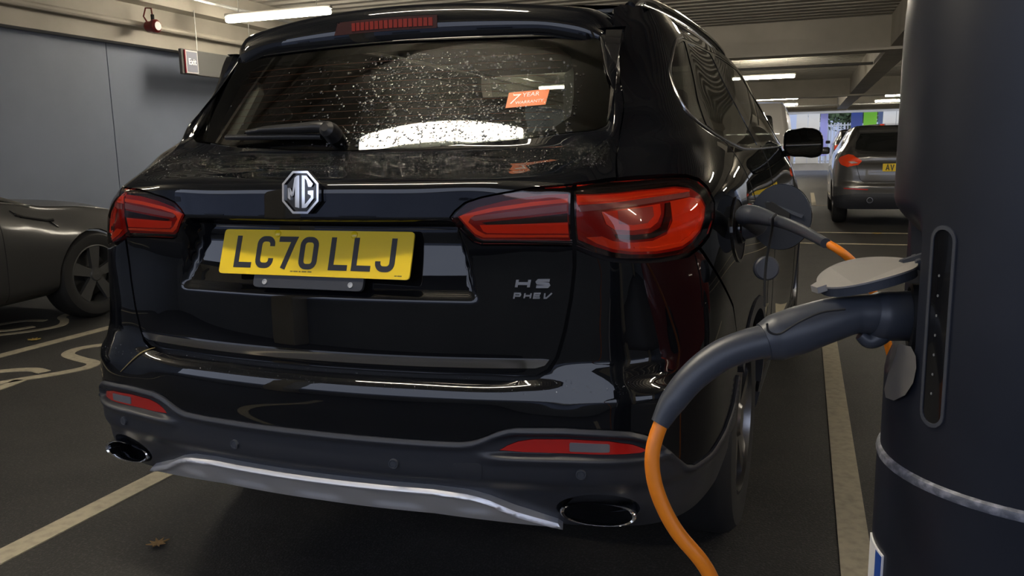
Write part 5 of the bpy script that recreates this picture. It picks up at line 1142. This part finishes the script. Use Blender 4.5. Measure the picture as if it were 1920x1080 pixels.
TS = [(-.95, .45, .60, .80, .52, .86, .45), (-.80, .30, .80, .86, .72, .98, .60), (-.4, .22, .90, .92, .82, 1.10, .64), (.2, .20, .925, .94, .86, 1.30, .60), (.9, .19, .925, .95, .87, 1.43, .57), (1.5, .19, .92, .95, .87, 1.42, .57), (2.0, .19, .92, .93, .86, 1.22, .63), (2.35, .20, .925, .90, .85, 1.00, .76), (2.60, .21, .925, .855, .845, .915, .80), (2.95, .22, .925, .825, .83, .895, .78), (3.3, .23, .89, .775, .78, .85, .70), (3.55, .26, .80, .70, .66, .78, .58), (3.72, .34, .58, .58, .45, .66, .38)]
TL = (-4.92, .0, 0)
TP = mat('saloon_paint', (.030, .030, .031), .42, metal=.2, coat=.5, coat_rough=.12)
te, tev, twy = saloon('dark_saloon', TL, TP, 'dark grey saloon parked by the blue wall, only its front wing and wheel in view', TS)
for y in (twy[0], twy[1]):
    for sg in (1, -1): wheel(te, (TL[0]+sg*.795, y, .335), sg, r=.335, rim=.235, spokes=5, full=False, alloy=mat('aero_cover', (.055, .055, .055), .45))
MB().rbox((TL[0], 1.35, .36), (1.30, 4.1, .34), .05).build('underbody', BLACK, te)
# wing camera with its chrome spear, shut line
for sg in (1,):
    P1, n1 = tev(np.array([2.36, 2.42, 2.60, 2.66]), np.array([.47, .462, .458, .462])*sg)
    MB().tube(P1+n1*.004, [.012, .009, .009, .012], 8).build('wing_camera', BLACK, te)
    P2, n2 = tev(np.array([2.33, 2.40]), np.array([.49, .455])); MB().tube(P2+n2*.004, .004, 6).build('chrome_spear', CHROME, te)
    P2, n2 = tev(np.array([2.60, 2.68]), np.array([.464, .430])); MB().tube(P2+n2*.004, .005, 6).build('chrome_spear', CHROME, te)
    P2, n2 = tev(np.full(24, 2.22), np.linspace(.06, .52, 24)); MB().tube(P2, .003, 6).build('door_shut_line', BLACK, te)
    mp_, mn_ = tev(np.array([2.05]), np.array([.55])); MB().rbox(tuple(mp_[0]+np.array((.10, 0, .03))), (.17, .11, .12), .04).build('door_mirror', TP, te)

hatch('red_hatchback', (5.0, -.4, 0), (.965, .95, .90), mat('red_paint', (.30, .016, .008), .35, coat=1), 'red hatchback right of the charging post, seen only mirrored in the black paint', FLAMP)

# ------------------------------------------------------------------ rain on the glass and the tailgate
WATER = glass_mat('water', (.85, .86, .88), .01, 2.1)
def droplets(name, parent, n, fs, seed, r0, r1, ev=body):
    rng = np.random.RandomState(seed); b = MB(); ring = 7; V = []; Fq = []
    ss, zz = fs(rng, n); P, Nn = ev(ss, zz); Rr = r0+(r1-r0)*rng.rand(len(ss))**3
    for p, nn, r in zip(P, Nn, Rr):
        t = np.array([-nn[1], nn[0], 0]); t /= np.linalg.norm(t); q = np.cross(nn, t); k = len(V); el = 1+.5*rng.rand()
        for rr, h in ((1.0, 0.), (.75, .42)):
            for i in range(ring):
                a = 2*math.pi*i/ring; V.append(p+r*rr*(math.cos(a)*t+math.sin(a)*q*el)+nn*(h*r-.0004))
        V.append(p+nn*(.62*r-.0004))
        for i in range(ring):
            j = (i+1) % ring; Fq.append((k+i, k+j, k+ring+j, k+ring+i)); Fq.append((k+ring+i, k+ring+j, k+2*ring))
    o = obj(name, V, Fq, WATER, parent); tag(o, kind='stuff'); return o
def on_window(rng, n):
    s = rng.normal(.22, .24, n*3); z = 1.225+.24*rng.rand(n*3)**1.25; ok = (np.abs(s) < .55) & (z < 1.47-.06*(np.abs(s)/.55)**3) & (z > 1.222+.06*s*s); ok &= (s > -.02) | (rng.rand(n*3) < .35); i = np.where(ok)[0][:n]; return s[i], z[i]
droplets('rain_drops', rw, 3000, on_window, 5, .0010, .0042, glass_ev)
def on_gate(rng, n):
    s = (rng.rand(n)*2-1)*.72; return s, 1.150+.052*rng.rand(n)+.03*(s/.7)**2*rng.rand(n)
droplets('rain_drops', gate, 6000, on_gate, 6, .0007, .0022)
def on_shelf(rng, n):
    s = (rng.rand(n)*2-1)*.85; return s, .672+.028*rng.rand(n)
droplets('rain_drops', bumper, 700, on_shelf, 8, .0007, .0016)
# the car stands askew in its bay: turn everything forward of the tailgate a little to the right
bpy.context.view_layer.update()
def descend(o):
    for ch in o.children:
        yield ch; yield from descend(ch)
done = set()
for o in descend(suv):
    if o.type != 'MESH' or o.data.name in done: continue
    done.add(o.data.name); me = o.data; mw = np.array(o.matrix_world)[:3, 3]; n = len(me.vertices); co = np.empty(n*3); me.vertices.foreach_get('co', co); co = co.reshape(-1, 3)
    y = co[:, 1]+mw[1]
    if y.max() < -.05: continue
    custom = me.has_custom_normals
    if custom:
        nl = np.empty(len(me.loops)*3, np.float32); me.corner_normals.foreach_get('vector', nl); nl = nl.reshape(-1, 3).copy(); li = np.empty(len(me.loops), np.int32); me.loops.foreach_get('vertex_index', li)
        k = .022*((y-.15)/np.sqrt((y-.15)**2+.01)+1)[li]; nl[:, 1] -= k*nl[:, 0]; nl /= np.maximum(1e-9, np.linalg.norm(nl, axis=1, keepdims=True))
    co[:, 0] += shear_x(y); me.vertices.foreach_set('co', co.ravel())
    if custom: me.normals_split_custom_set([tuple(map(float, v)) for v in nl])
    me.update()
# ------------------------------------------------------------------ fallen leaves
def leaf(name, u, v_, size, rot, col_, label):
    p = CAM+((0.006-CAM[2])/((u-960)/F_PX*RIGHT+(v_-540)/F_PX*DOWN+FWD)[2])*((u-960)/F_PX*RIGHT+(v_-540)/F_PX*DOWN+FWD)
    tips = [(0, 1.0), (.16, .42), (.62, .70), (.40, .22), (1.0, .12), (.42, -.06), (.55, -.50), (.12, -.26), (0, -.75), (-.10, -.26), (-.50, -.52), (-.40, -.05), (-.95, .16), (-.38, .24), (-.55, .72), (-.15, .42)]
    c, s_ = math.cos(rot), math.sin(rot); V = []
    for h in (.003, .0):
        for a, b in tips: V.append((p[0]+size*(a*c-b*s_), p[1]+size*(a*s_+b*c), p[2]+h+.22*size*(a*a+b*b)*.5))
        V.append((p[0], p[1], p[2]+h))
    n = len(tips); f = [(i, (i+1) % n, n) for i in range(n)]+[(n+1+(i+1) % n, n+1+i, 2*n+1) for i in range(n)]+[(i, n+1+i, n+1+(i+1) % n, (i+1) % n) for i in range(n)]
    o = obj(name, V, f, mat('dry_leaf_'+str(col_), ((.33, .19, .07), (.42, .30, .06))[col_], .7, noise=(60, (.22, .12, .04), .4, .7)), smooth=False); tag(o, label, 'leaf', 'fallen leaves'); return o
leaf('fallen_leaf', 296, 1020, .036, .9, 0, 'brown dry maple leaf on the asphalt before the rear bumper')
leaf('fallen_leaf', 66, 637, .05, 2.0, 1, 'small yellow leaf on the asphalt beside the dark saloon')
leaf('fallen_leaf', 1645, 438, .07, .5, 1, 'yellow leaf on the bay line behind the grey hatchback')

# dry blade of grass stuck to the bumper corner
Q = smooth_path([(-.655, .631, 0), (-.606, .668, 0), (-.566, .692, 0), (-.528, .705, 0)], 20); A_, n_ = body(Q[:, 0], Q[:, 1])
gb = MB().tube(A_+n_*.003, np.interp(np.linspace(0, 1, len(Q)), [0, .4, 1], [.0006, .0016, .0008]), 6).build('grass_blade', mat('straw', (.30, .22, .08), .7)); tag(gb, 'thin dry blade of grass stuck on the left bumper corner', 'grass blade')
